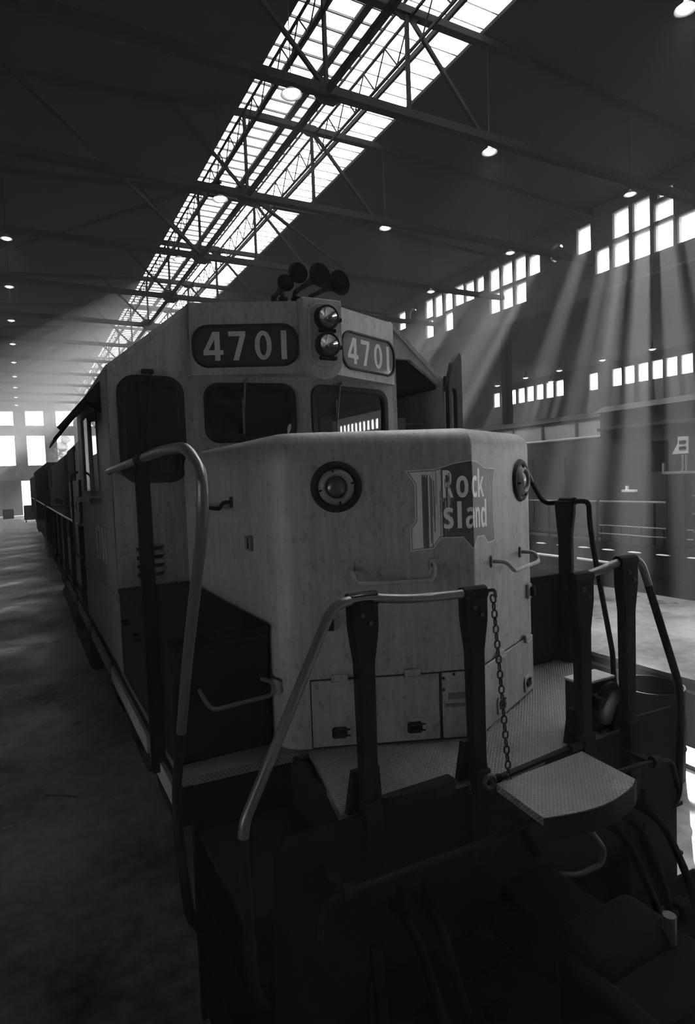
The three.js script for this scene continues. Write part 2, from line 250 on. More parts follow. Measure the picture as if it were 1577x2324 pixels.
// pendant lamps
const shadeG = lathe([[.03, .2], [.045, .13], [.08, .1], [.19, .02], [.2, 0], [.185, .012], [.07, .09], [.03, .1]], 20);
function lamp(x, y, z, label, group, sc = 1, ceil = topY(x) + .3) {
  const t = thing('pendant_lamp', label, 'lamp', [x, y, z], group);
  mesh('shade', shadeG.clone().scale(sc, sc, sc), M.enamel, t, true); mesh('cord', rod([0, .19 * sc, 0], [0, ceil - y, 0], .012, 6), M.black, t); mesh('cap', rod([0, .17 * sc, 0], [0, .36 * sc, 0], .05 * sc, 10, .035 * sc), M.black, t);
  mesh('bulb', new THREE.SphereGeometry(.13 * sc, 14, 10).scale(1, .4, 1).translate(0, .02, 0), M.bulb, t);
  if (z < -28 || x > 25) return;                            // too far off to light anything in view
  const l = new THREE.SpotLight(0xffffff, .35, 0, 1.15, .6, 2); l.position.set(0, -.06 * sc, 0); l.target.position.set(0, -5, 0); l.name = 'lamp_light'; l.castShadow = true; l.shadow.radius = 8; t.add(l, l.target);
}
[-21.2, -26.8, -32.6, -38.2, -44, -49.7, -55.2, -61.2, -67].forEach((z, i) => lamp(-2.1, 11.75, z, `lit pendant lamp, ${ordinals[i]} from the top in the row descending toward the far windows`, 'lamps over the far floor'));
[[9.72, -4.55], [9.74, -10.2], [9.76, -15.7]].forEach(([x, z], i) => lamp(x, 11.9, z, ['lit pendant lamp in the upper corner over the lit floor', 'lit pendant lamp midway under the dark roof beside the skylight', 'lit pendant lamp under the dark roof above the cab horns'][i], 'lamps beside the skylight', 1.1));
[-10.1, -15.5, -20.8, -26.2].forEach((z, i) => lamp(15.4, 11.75, z, ['lit pendant lamp just over the largest group of high windows', 'lit pendant lamp over the four-column group of high windows', 'lit pendant lamp over the high windows next to the cab roof', 'lit pendant lamp hidden near the cab roof edge'][i], 'lamps before the high windows'));
[-9.9, -15.5, -21].forEach((z, i) => lamp(3.72, 11.75, z, `pendant lamp silhouetted inside the skylight, ${ordinals[i]} from the top edge`, 'lamps under the skylight', 1.25));
[[28.9, -19], [28.8, -22.2], [29, -25.7], [28.9, -28.6], [29.4, -32], [29.5, -26.9]].forEach(([x, z], i) => lamp(x, i === 5 ? 9.1 : 9.6, z, `small lit lamp in the hazy side aisle, ${ordinals[i]} inward from the photograph's edge`, 'lamps in the side aisle', 1.2, 10.98));

// ================================================================ LOCOMOTIVE 4701
const loco = thing('diesel_locomotive', 'grimy road diesel numbered 4701 with a rounded nose, twin headlights and roof horns', 'locomotive');
const L = (name, g, m, parent = loco, keep) => mesh(name, g, m, parent, keep);
const each = (name, list, m, parent = loco) => list.forEach((g) => mesh(name, g, m, parent));
const grp = (name, parent = loco) => { const o = new THREE.Group(); o.name = name; parent.add(o); return o; };
// --- short hood (nose): plan outline with a centre ridge, lofted up with a rounded top
{
  const W = [[-.94, -2.02], [-.94, 0], [.07, .43], [.93, 0], [.93, -2.02]], RAD = [.01, .13, .012, .075, .01], R = .1, TOP = 3.35;
  function outline(inset) {
    const n = W.length, cx = 0, cz = -1, e = [];
    for (let i = 0; i < n; i++) { const a = W[i], b = W[(i + 1) % n], d = [b[0] - a[0], b[1] - a[1]], l = Math.hypot(...d); let nx = -d[1] / l, nz = d[0] / l; if ((a[0] - cx) * nx + (a[1] - cz) * nz > 0) { nx = -nx; nz = -nz; }
      e.push([a[0] + nx * inset, a[1] + nz * inset, d[0] / l, d[1] / l]); }
    const c = []; for (let i = 0; i < n; i++) { const p = e[(i + n - 1) % n], q = e[i], den = p[2] * q[3] - p[3] * q[2], t = ((q[0] - p[0]) * q[3] - (q[1] - p[1]) * q[2]) / den; c.push([p[0] + p[2] * t, p[1] + p[3] * t]); }
    const out = [];
    c.forEach((k, i) => { const p = c[(i + n - 1) % n], q = c[(i + 1) % n], r = Math.max(.006, RAD[i] - inset * .6), u = [p[0] - k[0], p[1] - k[1]], w = [q[0] - k[0], q[1] - k[1]], lu = Math.hypot(...u), lw = Math.hypot(...w);
      for (let s = 0; s <= 8; s++) { const t = s / 8, A = [k[0] + u[0] / lu * r, k[1] + u[1] / lu * r], B = [k[0] + w[0] / lw * r, k[1] + w[1] / lw * r];
        out.push([(1 - t) ** 2 * A[0] + 2 * t * (1 - t) * k[0] + t * t * B[0], (1 - t) ** 2 * A[1] + 2 * t * (1 - t) * k[1] + t * t * B[1]]); } });
    return out;
  }
  const rings = [[1.6, 0]]; for (let k = 0; k <= 8; k++) { const q = k / 8 * Math.PI / 2; rings.push([TOP - R + R * Math.sin(q), R * (1 - Math.cos(q))]); }
  const pos = [], idx = []; let n = 0;
  rings.forEach(([y, ins], j) => { const o = outline(ins); n = o.length; o.forEach((p) => pos.push(p[0], y, p[1])); if (j) for (let i = 0; i < n; i++) { const a = (j - 1) * n + i, b = (j - 1) * n + (i + 1) % n; idx.push(a, a + n, b, b, a + n, b + n); } });
  const c = pos.length / 3; pos.push(0, TOP, -1); const base = (rings.length - 1) * n; for (let i = 0; i < n; i++) idx.push(base + i, c, base + (i + 1) % n);
  let g = new THREE.BufferGeometry(); g.setAttribute('position', new THREE.Float32BufferAttribute(pos, 3)); g.setIndex(idx); g = toCreasedNormals(g, .42);
  L('short_hood', g, M.paint);
}
const NL = Math.hypot(1.01, .43), NR = Math.hypot(.86, .43);
const fl = (u, y, off = 0) => frame([-.94 + 1.01 * u / NL - .43 / NL * off, y, .43 * u / NL + 1.01 / NL * off], [1.01, 0, .43], [0, 1, 0]);   // on the ridge-side face toward the viewer, u from its outer corner
const fr = (u, y, off = 0) => frame([.07 + .86 * u / NR + .43 / NR * off, y, .43 - .43 * u / NR + .86 / NR * off], [.86, 0, -.43], [0, 1, 0]);   // on the other face, u from the ridge
const on = (g, m) => (Array.isArray(g) ? merge(g) : g).applyMatrix4(m);
// class lights
function classLight(m) {
  const t = grp('class_light'), f = (g) => on(g.rotateX(Math.PI / 2), m);
  L('gasket', f(lathe([[.098, 0], [.098, .012], [.112, .02], [.132, .016], [.14, 0]], 36)), M.rubber, t);
  L('bezel', f(lathe([[.058, .006], [.064, .034], [.076, .04], [.09, .026], [.1, .01], [.1, 0]], 36)), M.bezel, t);
  L('lens', f(lathe([[0, .036], [.02, .035], [.045, .028], [.06, .012]], 28)), M.lens, t);
  L('hinge_lug', [0, 1, 2, 3].map((k) => on(rbox(-.005, .005, .08, .1, .02, .036, .002).rotateZ(k * Math.PI / 2 + .2), m)), M.black, t);
}
classLight(fl(.342, 3.045)); classLight(fr(.76, 3.036));
// painted emblem, partly peeled, wrapping the ridge
{
  const EL = .39, ER = .345, Y0 = 2.655, Y1 = 3.18, W = 1024, H = 732;
  const sx = (u) => (u + EL) / (EL + ER) * W, sy = (y) => (Y1 - y) / (Y1 - Y0) * H;
  const out = [[-.377, 3.12], [-.212, 3.124], [-.175, 3.133], [-.1, 3.154], [-.01, 3.166], [.06, 3.16], [.11, 3.147], [.163, 3.126], [.334, 3.117], [.294, 3.034], [.289, 2.837], [.307, 2.688], [.199, 2.681], [.144, 2.73], [.05, 2.732], [-.003, 2.668], [-.062, 2.737], [-.186, 2.738], [-.225, 2.683], [-.357, 2.672], [-.358, 2.799], [-.326, 2.847], [-.325, 3.041]];
  const t = canvas(W, H, (c) => {
    const path = () => { c.beginPath(); out.forEach((p, i) => c[i ? 'lineTo' : 'moveTo'](sx(p[0]), sy(p[1]))); c.closePath(); };
    path(); c.save(); c.clip(); c.fillStyle = '#404040'; c.fillRect(0, 0, W, H);
    c.fillStyle = '#bdbdbd'; c.fillRect(0, 0, sx(-.175), H);                                      // paint gone, primer showing
    for (let i = 0; i < 34; i++) { const x = sx(-.285 + .085 * rnd() * rnd()); c.fillStyle = '#4a4a4a'; c.fillRect(x, sy(3.1) + rnd() * 90, 2 + rnd() * 9, H * (.35 + .5 * rnd())); }
    for (let i = 0; i < 26; i++) { c.fillStyle = rnd() < .6 ? '#a8a8a8' : '#6a6a6a'; c.fillRect(sx(-.235 + .12 * rnd()), sy(3.12) + rnd() * 260, 2 + rnd() * 5, 60 + rnd() * 360); }
    for (let i = 0; i < 22; i++) { c.fillStyle = rnd() < .7 ? '#7d7d7d' : '#555555'; c.fillRect(sx(.16 + .15 * rnd()), sy(3.11) + rnd() * 200, 2 + rnd() * 6, 60 + rnd() * 380); }
    c.fillStyle = '#d0d0d0'; c.textBaseline = 'alphabetic';
    const word = (s, u0, u1, yb, cap) => { c.font = 'bold 200px sans-serif'; const m = c.measureText(s), x0 = m.actualBoundingBoxLeft || 0, x1 = m.actualBoundingBoxRight || m.width; c.save(); c.translate(sx(u0), sy(yb)); c.scale((sx(u1) - sx(u0)) / (x1 + x0), (sy(yb) - sy(yb + cap)) / 143); c.fillText(s, x0, 0); c.restore(); };
    word('R', -.167, -.108, 2.962, .153); word('o', -.092, -.022, 2.962, .153); word('c', -.006, .06, 2.96, .153); word('k', .07, .158, 2.957, .153);
    word('s', -.167, -.11, 2.792, .15); c.fillRect(sx(-.089), sy(2.94), sx(-.064) - sx(-.089), sy(2.79) - sy(2.94)); word('a', -.042, .016, 2.789, .15); word('n', .03, .09, 2.787, .15); word('d', .103, .185, 2.783, .15);
    for (let i = 0; i < 9; i++) { c.fillStyle = '#404040'; c.fillRect(sx(-.16 + .045 * rnd()), sy(3.1) + rnd() * 60, 2 + rnd() * 4, 40 + rnd() * 90); }
    path(); c.strokeStyle = '#303030'; c.lineWidth = 34; c.globalAlpha = .6; c.stroke(); c.globalAlpha = 1; c.strokeStyle = '#b4b4b4'; c.lineWidth = 18; c.stroke(); c.restore();
  });
  const m = std(1, .5, { map: t });
  const half = (right) => {                                   // the outline cut at the ridge
    const pts = []; for (let i = 0; i < out.length; i++) { const a = out[i], b = out[(i + 1) % out.length], ina = right ? a[0] >= 0 : a[0] <= 0, inb = right ? b[0] >= 0 : b[0] <= 0; if (ina) pts.push(a); if (ina !== inb) { const s = a[0] / (a[0] - b[0]); pts.push([0, a[1] + (b[1] - a[1]) * s]); } }
    const g = new THREE.ShapeGeometry(shape(pts)), p = g.attributes.position, uv = new Float32Array(p.count * 2);
    for (let i = 0; i < p.count; i++) { uv[i * 2] = sx(p.getX(i)) / W; uv[i * 2 + 1] = 1 - sy(p.getY(i)) / H; }
    g.setAttribute('uv', new THREE.BufferAttribute(uv, 2)); return g;
  };
  const a = on(half(false).translate(NL, 0, .002), fl(0, 0)), b = on(half(true).translate(0, 0, .002), fr(0, 0));
  L('emblem', [a, b], m, loco, true);
}
// access doors low on the nose, with latches and hinges
function latch(m, parent) {
  const t = merge([slab(roundRect(-.062, .062, -.05, .05, .02), .008, [roundRect(-.045, .045, -.036, .036, .02, THREE.Path)], .003)]);
  L('latch_frame', on(t, m), M.paint, parent); L('latch_cup', on([slab(roundRect(-.045, .045, -.036, .036, .02), .004)], m), M.rubber, parent);
  L('latch_handle', on([rbox(-.03, .042, -.012, .012, .004, .018, .005), rbox(.03, .06, .012, .022, .004, .014, .003), rbox(.03, .06, -.022, -.012, .004, .014, .003)], m), M.black, parent);
}
function door(f, u0, u1, y0, y1, latches, hinges) {
  const t = grp('access_door'); L('gap', on(box(u0 - .007, u1 + .007, y0 - .01, y1 + .007, -.004, .003), f(0, 0)), M.rubber, t); L('panel', on(rbox(u0, u1, y0, y1, -.004, .014, .006), f(0, 0)), M.paint, t);
  latches.forEach(([u, y]) => latch(f(u, y, .012), t));
  hinges.forEach(([u, y]) => L('hinge', on([rbox(u - .045, u + .045, y - .02, y + .018, .002, .028, .006), rbox(u - .05, u + .05, y - .03, y - .018, .004, .036, .006)], f(0, 0)), M.paint, t));
}
door(fl, .162, .876, 1.612, 1.982, [[.31, 1.69], [.73, 1.69]], [[.32, 1.995], [.727, 2]]);
door(fl, .893, 1.08, 1.612, 1.985, [], []);
L('data_plate', on([rbox(.925, 1.07, 1.835, 1.87, .012, .022, .003), rbox(.905, 1.07, 1.79, 1.81, .012, .022, .003)], fl(0, 0)), M.pipe);
L('bolt', [[.9, 1.955], [.9, 1.89], [.96, 1.975], [.96, 1.795]].map(([u, y]) => on(lathe([[0, .008], [.008, .006], [.009, 0]], 8).rotateX(Math.PI / 2).translate(u, y, .012), fl(0, 0))), M.black);
door(fr, .05, .9, 1.612, 1.985, [[.31, 1.695], [.773, 1.685]], [[.31, 2.005], [.776, 1.995]]);
for (const [f, u, y] of [[fl, .27, 2.3], [fr, .855, 2.29]]) { const t = grp('door_catch'); L('base', on(rbox(u - .035, u + .035, y - .05, y + .05, 0, .02, .008), f(0, 0)), M.paint, t); L('lever', on([rbox(u - .012, u + .03, y - .035, y + .03, .02, .05, .008)], f(0, 0)), M.black, t); }
// grab irons on the nose
const grabIron = (m, u0, u1, y, drop, out = .09, mat = M.paint) => { const t = grp('grab_iron'); L('bar', on(pipe([[u0, y, 0], [u0, y, out * .75], [u0 + .02, y - drop, out], [u1 - .02, y - drop, out], [u1, y, out * .75], [u1, y, 0]], .0125, .035, 10), m), mat, t);
  for (const u of [u0, u1]) L('foot', on(rbox(u - .022, u + .022, y - .035, y + .035, 0, .012, .004), m), mat, t); };
grabIron(fl(0, 0), .4, .86, 2.595, .075); grabIron(fr(0, 0), .245, .728, 2.57, .055, .13);
grabIron(frame([-.94, 0, 0], [0, 0, 1], [0, 1, 0]), -1.35, -.74, 2.965, .04, .08, M.black);
L('grab_iron', pipe([[-.33, 3.33, -1.35], [-.33, 3.44, -1.35], [.02, 3.45, -1.2], [.04, 3.33, -1.2]], .011, .05), M.paint);
L('door_catch', [rbox(-.965, -.938, 2.68, 2.77, -.44, -.36, .006), rbox(-.975, -.96, 2.69, 2.76, -.42, -.39, .004)], M.pipe);
// side boxes along the nose
for (const [x0, x1] of [[-1.5, -.955], [.945, 1.56]]) { const t = grp('battery_box'), zf = x0 < 0 ? -.125 : -.34; L('body', rbox(x0, x1, 1.6, 2.25, -2, zf, .015), M.frame, t); L('lid', rbox(x0 - .012, x1 + .004, 2.25, 2.29, -2, zf + .015, .012), M.frame, t);
  L('ridge', [rbox(x0 + .02, x1 - .01, 2.19, 2.205, zf - .003, zf + .013, .004)], M.frame, t);
  if (x0 < 0) L('grab_iron', pipe([[-1.36, 1.99, -.12], [-1.36, 1.97, -.03], [-1.32, 1.9, -.03], [-.99, 1.915, -.03], [-.97, 1.95, -.03], [-.985, 1.99, -.03], [-1.01, 1.985, -.12]], .0115, .04), M.pipe, t);
  for (let k = 0; k < 3; k++) L('lid_handle', pipe([[x0 < 0 ? x0 : x1, 2.1, -.5 - k * .5], [x0 < 0 ? x0 - .04 : x1 + .04, 2.1, -.5 - k * .5], [x0 < 0 ? x0 - .04 : x1 + .04, 2.1, -.65 - k * .5], [x0 < 0 ? x0 : x1, 2.1, -.65 - k * .5]], .008, .02, 6), M.black, t); }
L('gleam_strip', bar([1.52, 1.62, -.62], [1.575, 1.615, -.33], .02, .03), M.lid);  // gleam along the deck edge, put in as a pale bar
// --- deck and underframe
{
  const d = grp('deck');
  L('tread_plate', flat([[-1.5, -18], [-1.5, .02], [-.82, .06], [-.98, .78], [-.3, .8], [-.24, .84], [.42, .78], [.86, .78], [1.16, .16], [1.34, .02], [1.58, -.08], [1.6, -18]], 1.555, 1.6), M.tread, d);
  L('hinge_strip', bar([-.23, 1.603, .86], [.42, 1.603, .8], .035, .012), M.frame, d);
  each('side_sill', [box(-1.52, -1.46, 1.36, 1.56, -18, .03), box(1.54, 1.6, 1.36, 1.56, -18, -.1)], M.frame, d);
  L('end_plate', flat([[-.98, .74], [.9, .74], [.9, .8], [-.98, .8]], .95, 1.58), M.frame, d);
  L('centre_sill', box(-.9, 1, .75, 1.5, -17.6, .7), M.black, d);
  for (const [a, b] of [[-.66, -.03], [-2.46, -.76], [-4.15, -2.6], [-6, -4.5], [-8.2, -6.5]]) L('reflective_stripe', rbox(-1.545, -1.52, 1.44, 1.555, a, b, .004), M.stripe, d);
}
// step wells at both front corners
for (const s of [-1, 1]) {
  const t = grp('step_well'), X = (x) => s < 0 ? -1.32 - (x - 1.27) * 1 : x, xo = s < 0 ? -1.46 : 1.4, xi = s < 0 ? -.9 : .93;
  L('front_plate', slab(s < 0 ? [[-1.34, .3], [-.9, .3], [-.9, 1.61], [-1.27, 1.615], [-1.32, 1.57]] : [[.84, .3], [1.27, .3], [1.27, 1.6], [1.23, 1.65], [.84, 1.66]], .02).translate(0, 0, .79), M.frame, t);
  L('back_plate', box(xo, xi, .3, 1.58, -.02, .02), M.black, t); L('inner_plate', box(xi - .01, xi + .01, .3, 1.58, 0, .79), M.black, t);
  for (const y of [.35, .68, 1.0, 1.3]) L('step_tread', rbox(xo + (s < 0 ? .02 : -.02), xi, y - .012, y + .012, .03, .78, .006), M.frame, t);
}
// drop step over the coupler
{ const t = grp('drop_step'); const pts = [[-.21, .89], [-.24, 1.22]]; for (let k = 1; k < 10; k++) { const u = k / 10; pts.push([-.24 + .61 * u, 1.22 + .06 * Math.sin(Math.PI * u)]); } pts.push([.375, 1.205], [.4, .865]);
  L('plate', flat(pts, 1.565, 1.602), M.tread, t);
  const edge = pts.slice(1, -1).map((p) => [p[0], 1.55, p[1]]); L('curved_edge', merge(edge.slice(1).map((p, i) => bar(edge[i], p, .012, .1))), M.frame, t);
  each('bracket', [bar([-.16, 1.55, .85], [-.1, 1.3, 1.05], .03, .05), bar([.3, 1.55, .85], [.24, 1.3, 1.05], .03, .05)], M.frame, t);
  each('hinge', [rod([-.25, 1.61, .87], [-.17, 1.61, .865], .022, 10), rod([.36, 1.61, .825], [.44, 1.61, .82], .022, 10)], M.frame, t); }
L('buffer_lip', [flat([[-.8, .82], [-.55, .87], [-.42, .85], [-.42, .79], [-.8, .79]], 1.6, 1.665)], M.frame);
// --- front handrails
function stanchion(x, z, top, name = 'stanchion', foot = 1.6) {
  const t = grp(name); L('post', slab([[-.026, 0], [.03, 0], [.036, top - foot - .28], [.06, top - foot - .13], [.062, top - foot + .02], [-.062, top - foot + .02], [-.058, top - foot - .13], [-.036, top - foot - .28]], .05, [], .006).translate(x, foot, z - .025), M.frame, t);
  L('sleeve', rod([x - .07, top, z], [x + .07, top, z], .035, 14), M.frame, t);
  L('foot_bracket', [slab([[-.1, -.05], [.085, -.05], [.07, .18], [-.055, .18]], .03, [], .004).translate(x, foot, z - .055), rbox(x - .045, x + .045, foot - .4, foot + .06, z - .02, z + .05, .008)], M.frame, t);
  each('bolt', [[-.02, -.06], [.02, -.1]].map(([a, b]) => rod([x + a, top + b, z + .02], [x + a, top + b, z + .045], .011, 8)), M.iron, t);
  return t;
}
stanchion(-.85, .78, 2.555); stanchion(-.25, .8, 2.515); stanchion(.5, .79, 2.51); stanchion(.85, .8, 2.565);
L('handrail', pipe([[-.17, 2.515, .8], [-.4, 2.525, .81], [-.6, 2.532, .81], [-.85, 2.565, .79], [-1.0, 2.555, .8], [-1.44, 1.765, .84], [-1.449, 1.7, .84]], .0225, .09, 12), M.pipe);
L('handrail_foot', pipe([[-1.449, 1.7, .84], [-1.452, 1.66, .84], [-1.43, 1.05, .82], [-1.38, .95, .8]], .0228, .09, 12), M.frame);
L('handrail', pipe([[.46, 2.51, .79], [.62, 2.53, .8], [.78, 2.565, .8], [.97, 2.575, .8], [1.04, 2.41, .802]], .0225, .09, 12), M.pipe);
L('handrail_foot', pipe([[1.04, 2.41, .802], [1.3, 1.78, .81], [1.32, 1.62, .81], [1.3, 1.08, .8], [1.22, 1.0, .79]], .0228, .09, 12), M.frame);
// safety chain from the end of the rail
{ const t = grp('safety_chain'), n = 25, link = pipe([[0, .022, 0], [.012, .012, 0], [.012, -.012, 0], [0, -.022, 0], [-.012, -.012, 0], [-.012, .012, 0], [0, .022, 0]], .0048, .008, 6);
  const Pth = (u) => [-.16 + .03 * Math.sin(u * Math.PI * .5) * .4 + .02 * u, 2.5 - .92 * u, .84 + .05 * u];
  for (let k = 0; k < n; k++) { const u = (k + .5) / n, p = Pth(u), m = new THREE.Mesh(link, M.chain); m.name = 'link'; m.position.set(...p); m.rotation.y = (k & 1 ? 1.25 : -.3); m.rotation.z = k < 2 ? .3 : 0; m.castShadow = true; t.add(m); }
  L('chain_hook', pipe([[-.18, 2.52, .82], [-.155, 2.53, .85], [-.15, 2.49, .85]], .009, .02, 6), M.chain, t); L('shackle', [new THREE.TorusGeometry(.03, .011, 8, 16).translate(-.26, 1.63, .9)], M.chain, t); }
// --- left stair rail and post, right stair rail and post
L('stair_rail', pipe([[-1.52, 3.21, -1.99], [-1.55, 3.21, -1.85], [-1.55, 3.235, -.45], [-1.55, 3.25, .16], [-1.55, 3.235, .66], [-1.55, 3.12, .89], [-1.55, 2.92, .84], [-1.55, 2.33, .48], [-1.55, 1.95, .285]], .0235, .12, 12), M.pipe);
L('stair_rail_foot', pipe([[-1.55, 1.95, .285], [-1.55, 1.6, .1], [-1.55, 1.35, .09], [-1.55, 1.05, .26], [-1.5, .98, .28]], .0238, .12, 12), M.frame);
{ const t = grp('stair_post'); L('post', bar([-1.55, 1.5, -.35], [-1.55, 3.22, -.38], .03, .075), M.frame, t); L('sleeve', rod([-1.55, 3.235, -.46], [-1.55, 3.235, -.3], .034, 12), M.frame, t); }
L('stair_rail', pipe([[1.6, 3.0, -.66], [1.6, 2.87, -.57], [1.6, 2.83, -.5], [1.6, 2.85, -.3], [1.6, 2.855, -.09], [1.6, 2.7, -.085], [1.6, 2.5, -.055], [1.6, 1.755, .1], [1.6, 1.5, .11]], .019, .05, 12), M.frame);
L('stair_rail', pipe([[1.6, 3.0, -.66], [1.6, 3.2, -.78], [1.62, 3.3, -1.4], [1.62, 3.3, -2]], .019, .1, 10), M.pipe);
{ const t = grp('stair_post'); L('post', slab([[-.045, 0], [.045, 0], [.05, 1.05], [.07, 1.2], [.07, 1.29], [-.07, 1.29], [-.06, 1.16], [-.045, 1.0]], .04, [], .005).applyMatrix4(frame([1.58, 1.56, -.29], [.35, 0, .94], [0, 1, 0])), M.frame, t); L('sleeve', rod([1.6, 2.852, -.36], [1.6, 2.852, -.22], .03, 12), M.frame, t); }
// --- multiple-unit receptacle between the right posts
{ const t = grp('cable_receptacle'); const m = frame([.76, 1.735, .72], [.95, 0, -.12], [-.02, 1, .18]);
  L('cover', on(lathe([[0, .06], [.075, .058], [.1, .05], [.112, .03], [.112, 0]], 28).rotateX(Math.PI / 2), m), M.pipe, t);
  L('clamp', [on(new THREE.TorusGeometry(.085, .02, 8, 20).translate(-.02, .05, .02), m), on(rbox(-.14, .02, .03, .09, -.05, .05, .012), m), rod([.56, 1.83, .66], [.8, 1.86, .66], .02, 8), rod([.6, 1.86, .7], [.6, 1.78, .74], .018, 8)], M.black, t);
  L('pedestal', slab([[-.1, -.22], [.15, -.22], [.08, .1], [-.1, .1]], .02).applyMatrix4(frame([.74, 1.6, .69], [1, 0, 0], [0, 1, -.08])), M.pipe, t);
  L('housing', rbox(.57, .82, 1.6, 1.885, .6, .735, .008), M.frame, t); L('housing_lit_top', rbox(.565, .825, 1.885, 1.9, .595, .74, .005), M.lid, t); }  // housing top paler than its sides: the light on it is in the colour
// --- cab
{
  const c = grp('cab');
  L('front_wall', slab([[-1.5, 1.6], [-.84, 1.6], [-.84, 4.58], [-1.5, 4.04]], .05, [roundRect(-1.405, -.938, 3.145, 3.945, .12, THREE.Path)]).translate(0, 0, -2.07), M.paint, c);
  L('window_gasket', slab(roundRect(-1.43, -.915, 3.12, 3.97, .14), .03, [roundRect(-1.385, -.957, 3.165, 3.925, .105, THREE.Path)], .006).translate(0, 0, -2.035), M.rubber, c);
  L('window_pane', slab(roundRect(-1.4, -.94, 3.15, 3.94, .11), .006).translate(0, 0, -2.04), M.glass, c);
  L('front_wall', [slab([[1.13, 1.6], [1.175, 1.6], [1.175, 4.25], [1.34, 4.25], [1.72, 4.0], [1.72, 1.6], [1.76, 1.6], [1.76, 4.06], [1.13, 4.6]], .05).translate(0, 0, -2.07)], M.paint, c);
  // windscreen walls, set back under the lamp housing
  const wl = frame([-.84, 0, -2.02], [.98, 0, .22], [0, 1, 0]), wr = frame([.14, 0, -1.8], [.99, 0, -.22], [0, 1, 0]), A = 1.0044, B = 1.0141;
  const pane = (m, len, u0, u1, y0, y1) => {
    L('windscreen_wall', on(slab([[0, 3.1], [len, 3.1], [len, 4.1], [0, 4.1]], .05, [roundRect(u0, u1, y0, y1, .1, THREE.Path)]).translate(0, 0, -.05), m), M.paint, c);
    L('window_gasket', on(slab(roundRect(u0 - .025, u1 + .025, y0 - .025, y1 + .025, .12), .02, [roundRect(u0 + .012, u1 - .012, y0 + .012, y1 - .012, .09, THREE.Path)], .006), m), M.rubber, c);
    L('window_pane', on(slab(roundRect(u0, u1, y0, y1, .1), .006).translate(0, 0, -.012), m), M.glass, c); };
  pane(wl, A, .12, .84, 3.46, 3.9); pane(wr, B, .03, .89, 3.46, 3.9);
  const wiper = (m, u, y0, y1, lean) => L('wiper', on([rod([u, y1, .03], [u + lean, y0 + .06, .02], .007, 6), rbox(u + lean * .8 - .008, u + lean * .8 + .008, y0, y0 + .3, .006, .02, .003), rod([u, y1, -.02], [u, y1, .05], .014, 8)], m), M.pipe, c);
  wiper(wl, .44, 3.5, 3.95, -.03); wiper(wr, .32, 3.5, 3.95, -.05);
  L('wiper', [rod([-1.17, 4.0, -1.98], [-1.22, 3.5, -1.99], .009, 6), rbox(-1.27, -1.25, 3.5, 3.92, -2.0, -1.98, .004), rbox(-1.235, -1.225, 3.2, 3.55, -2.0, -1.99, .003), rbox(-1.24, -1.15, 3.985, 4.02, -2.02, -1.96, .008)], M.frame, c);
  // number board and headlight housing
  const plan = [[-.84, -1.98], [-.04, -1.62], [.33, -1.62], [1.13, -1.98], [1.13, -2.2], [-.84, -2.2]];
  L('lamp_housing', flat(plan, 3.985, 4.575), M.paint, c);
  const hb = shape([[-.175, .6], [-.175, .06]]); hb.absarc(0, .12, .175, Math.PI + .28, 2 * Math.PI - .28, false); hb.lineTo(.175, .6); hb.closePath();
  L('headlight_box', slab(hb, .1, [], .006).translate(.155, 3.985, -1.64), M.paint, c);
  L('headlight_plate', slab(roundRect(.03, .295, 4.04, 4.54, .1), .012, [], .01).translate(0, 0, -1.535), M.paint, c);
  for (const y of [4.425, 4.2]) { const f = (g) => g.rotateX(Math.PI / 2).translate(.17, y, -1.52);
    L('headlight_rim', f(lathe([[.08, 0], [.08, .066], [.09, .075], [.1, .066], [.106, 0]], 28)), M.black, c); L('reflector', f(lathe([[.01, .012], [.03, .02], [.055, .038], [.08, .066]], 32)), M.chrome, c); L('headlight_bulb', new THREE.SphereGeometry(.012, 10, 8).translate(.17, y, -1.48), M.enamel, c);
    L('headlight_glass', f(lathe([[0, .076], [.04, .074], [.08, .067]], 24)), M.clear, c); L('headlight_clamp', [rbox(.26, .3, y - .03, y + .0, -1.52, -1.46, .006), rbox(.1, .25, y - .12, y - .09, -1.52, -1.47, .008)], M.black, c); }
  const num = (bg, fg, worn) => canvas(1024, 400, (k, w, h) => { k.fillStyle = bg; k.fillRect(0, 0, w, h); k.fillStyle = fg; k.lineJoin = 'miter';
    const bar1 = (x, y, ww, hh) => k.fillRect(x, y, ww, hh);
    // 4
    k.beginPath(); k.moveTo(190, 50); k.lineTo(258, 50); k.lineTo(258, 240); k.lineTo(290, 240); k.lineTo(290, 290); k.lineTo(258, 290); k.lineTo(258, 350); k.lineTo(205, 350); k.lineTo(205, 290); k.lineTo(92, 290); k.lineTo(92, 250); k.closePath(); k.moveTo(205, 130); k.lineTo(145, 240); k.lineTo(205, 240); k.closePath(); k.fill('evenodd');
    // 7
    k.beginPath(); k.moveTo(345, 50); k.lineTo(515, 50); k.lineTo(515, 95); k.lineTo(440, 350); k.lineTo(385, 350); k.lineTo(460, 100); k.lineTo(345, 100); k.closePath(); k.fill();
    // 0
    k.beginPath(); k.ellipse(690, 200, 85, 152, 0, 0, 2 * Math.PI); k.moveTo(726, 200); k.ellipse(690, 200, 36, 105, 0, 0, 2 * Math.PI); k.fill('evenodd');
    bar1(870, 50, 56, 300);
    if (worn) for (let i = 0; i < 260; i++) { k.fillStyle = bg; k.globalAlpha = .5; k.fillRect(rnd() * w, rnd() * h, 2 + rnd() * 6, 6 + rnd() * 40); } });
  const boardM = new THREE.MeshPhysicalMaterial({ map: num('#161616', '#a8a8a8'), roughness: .5, clearcoat: .35, clearcoatRoughness: .04 });
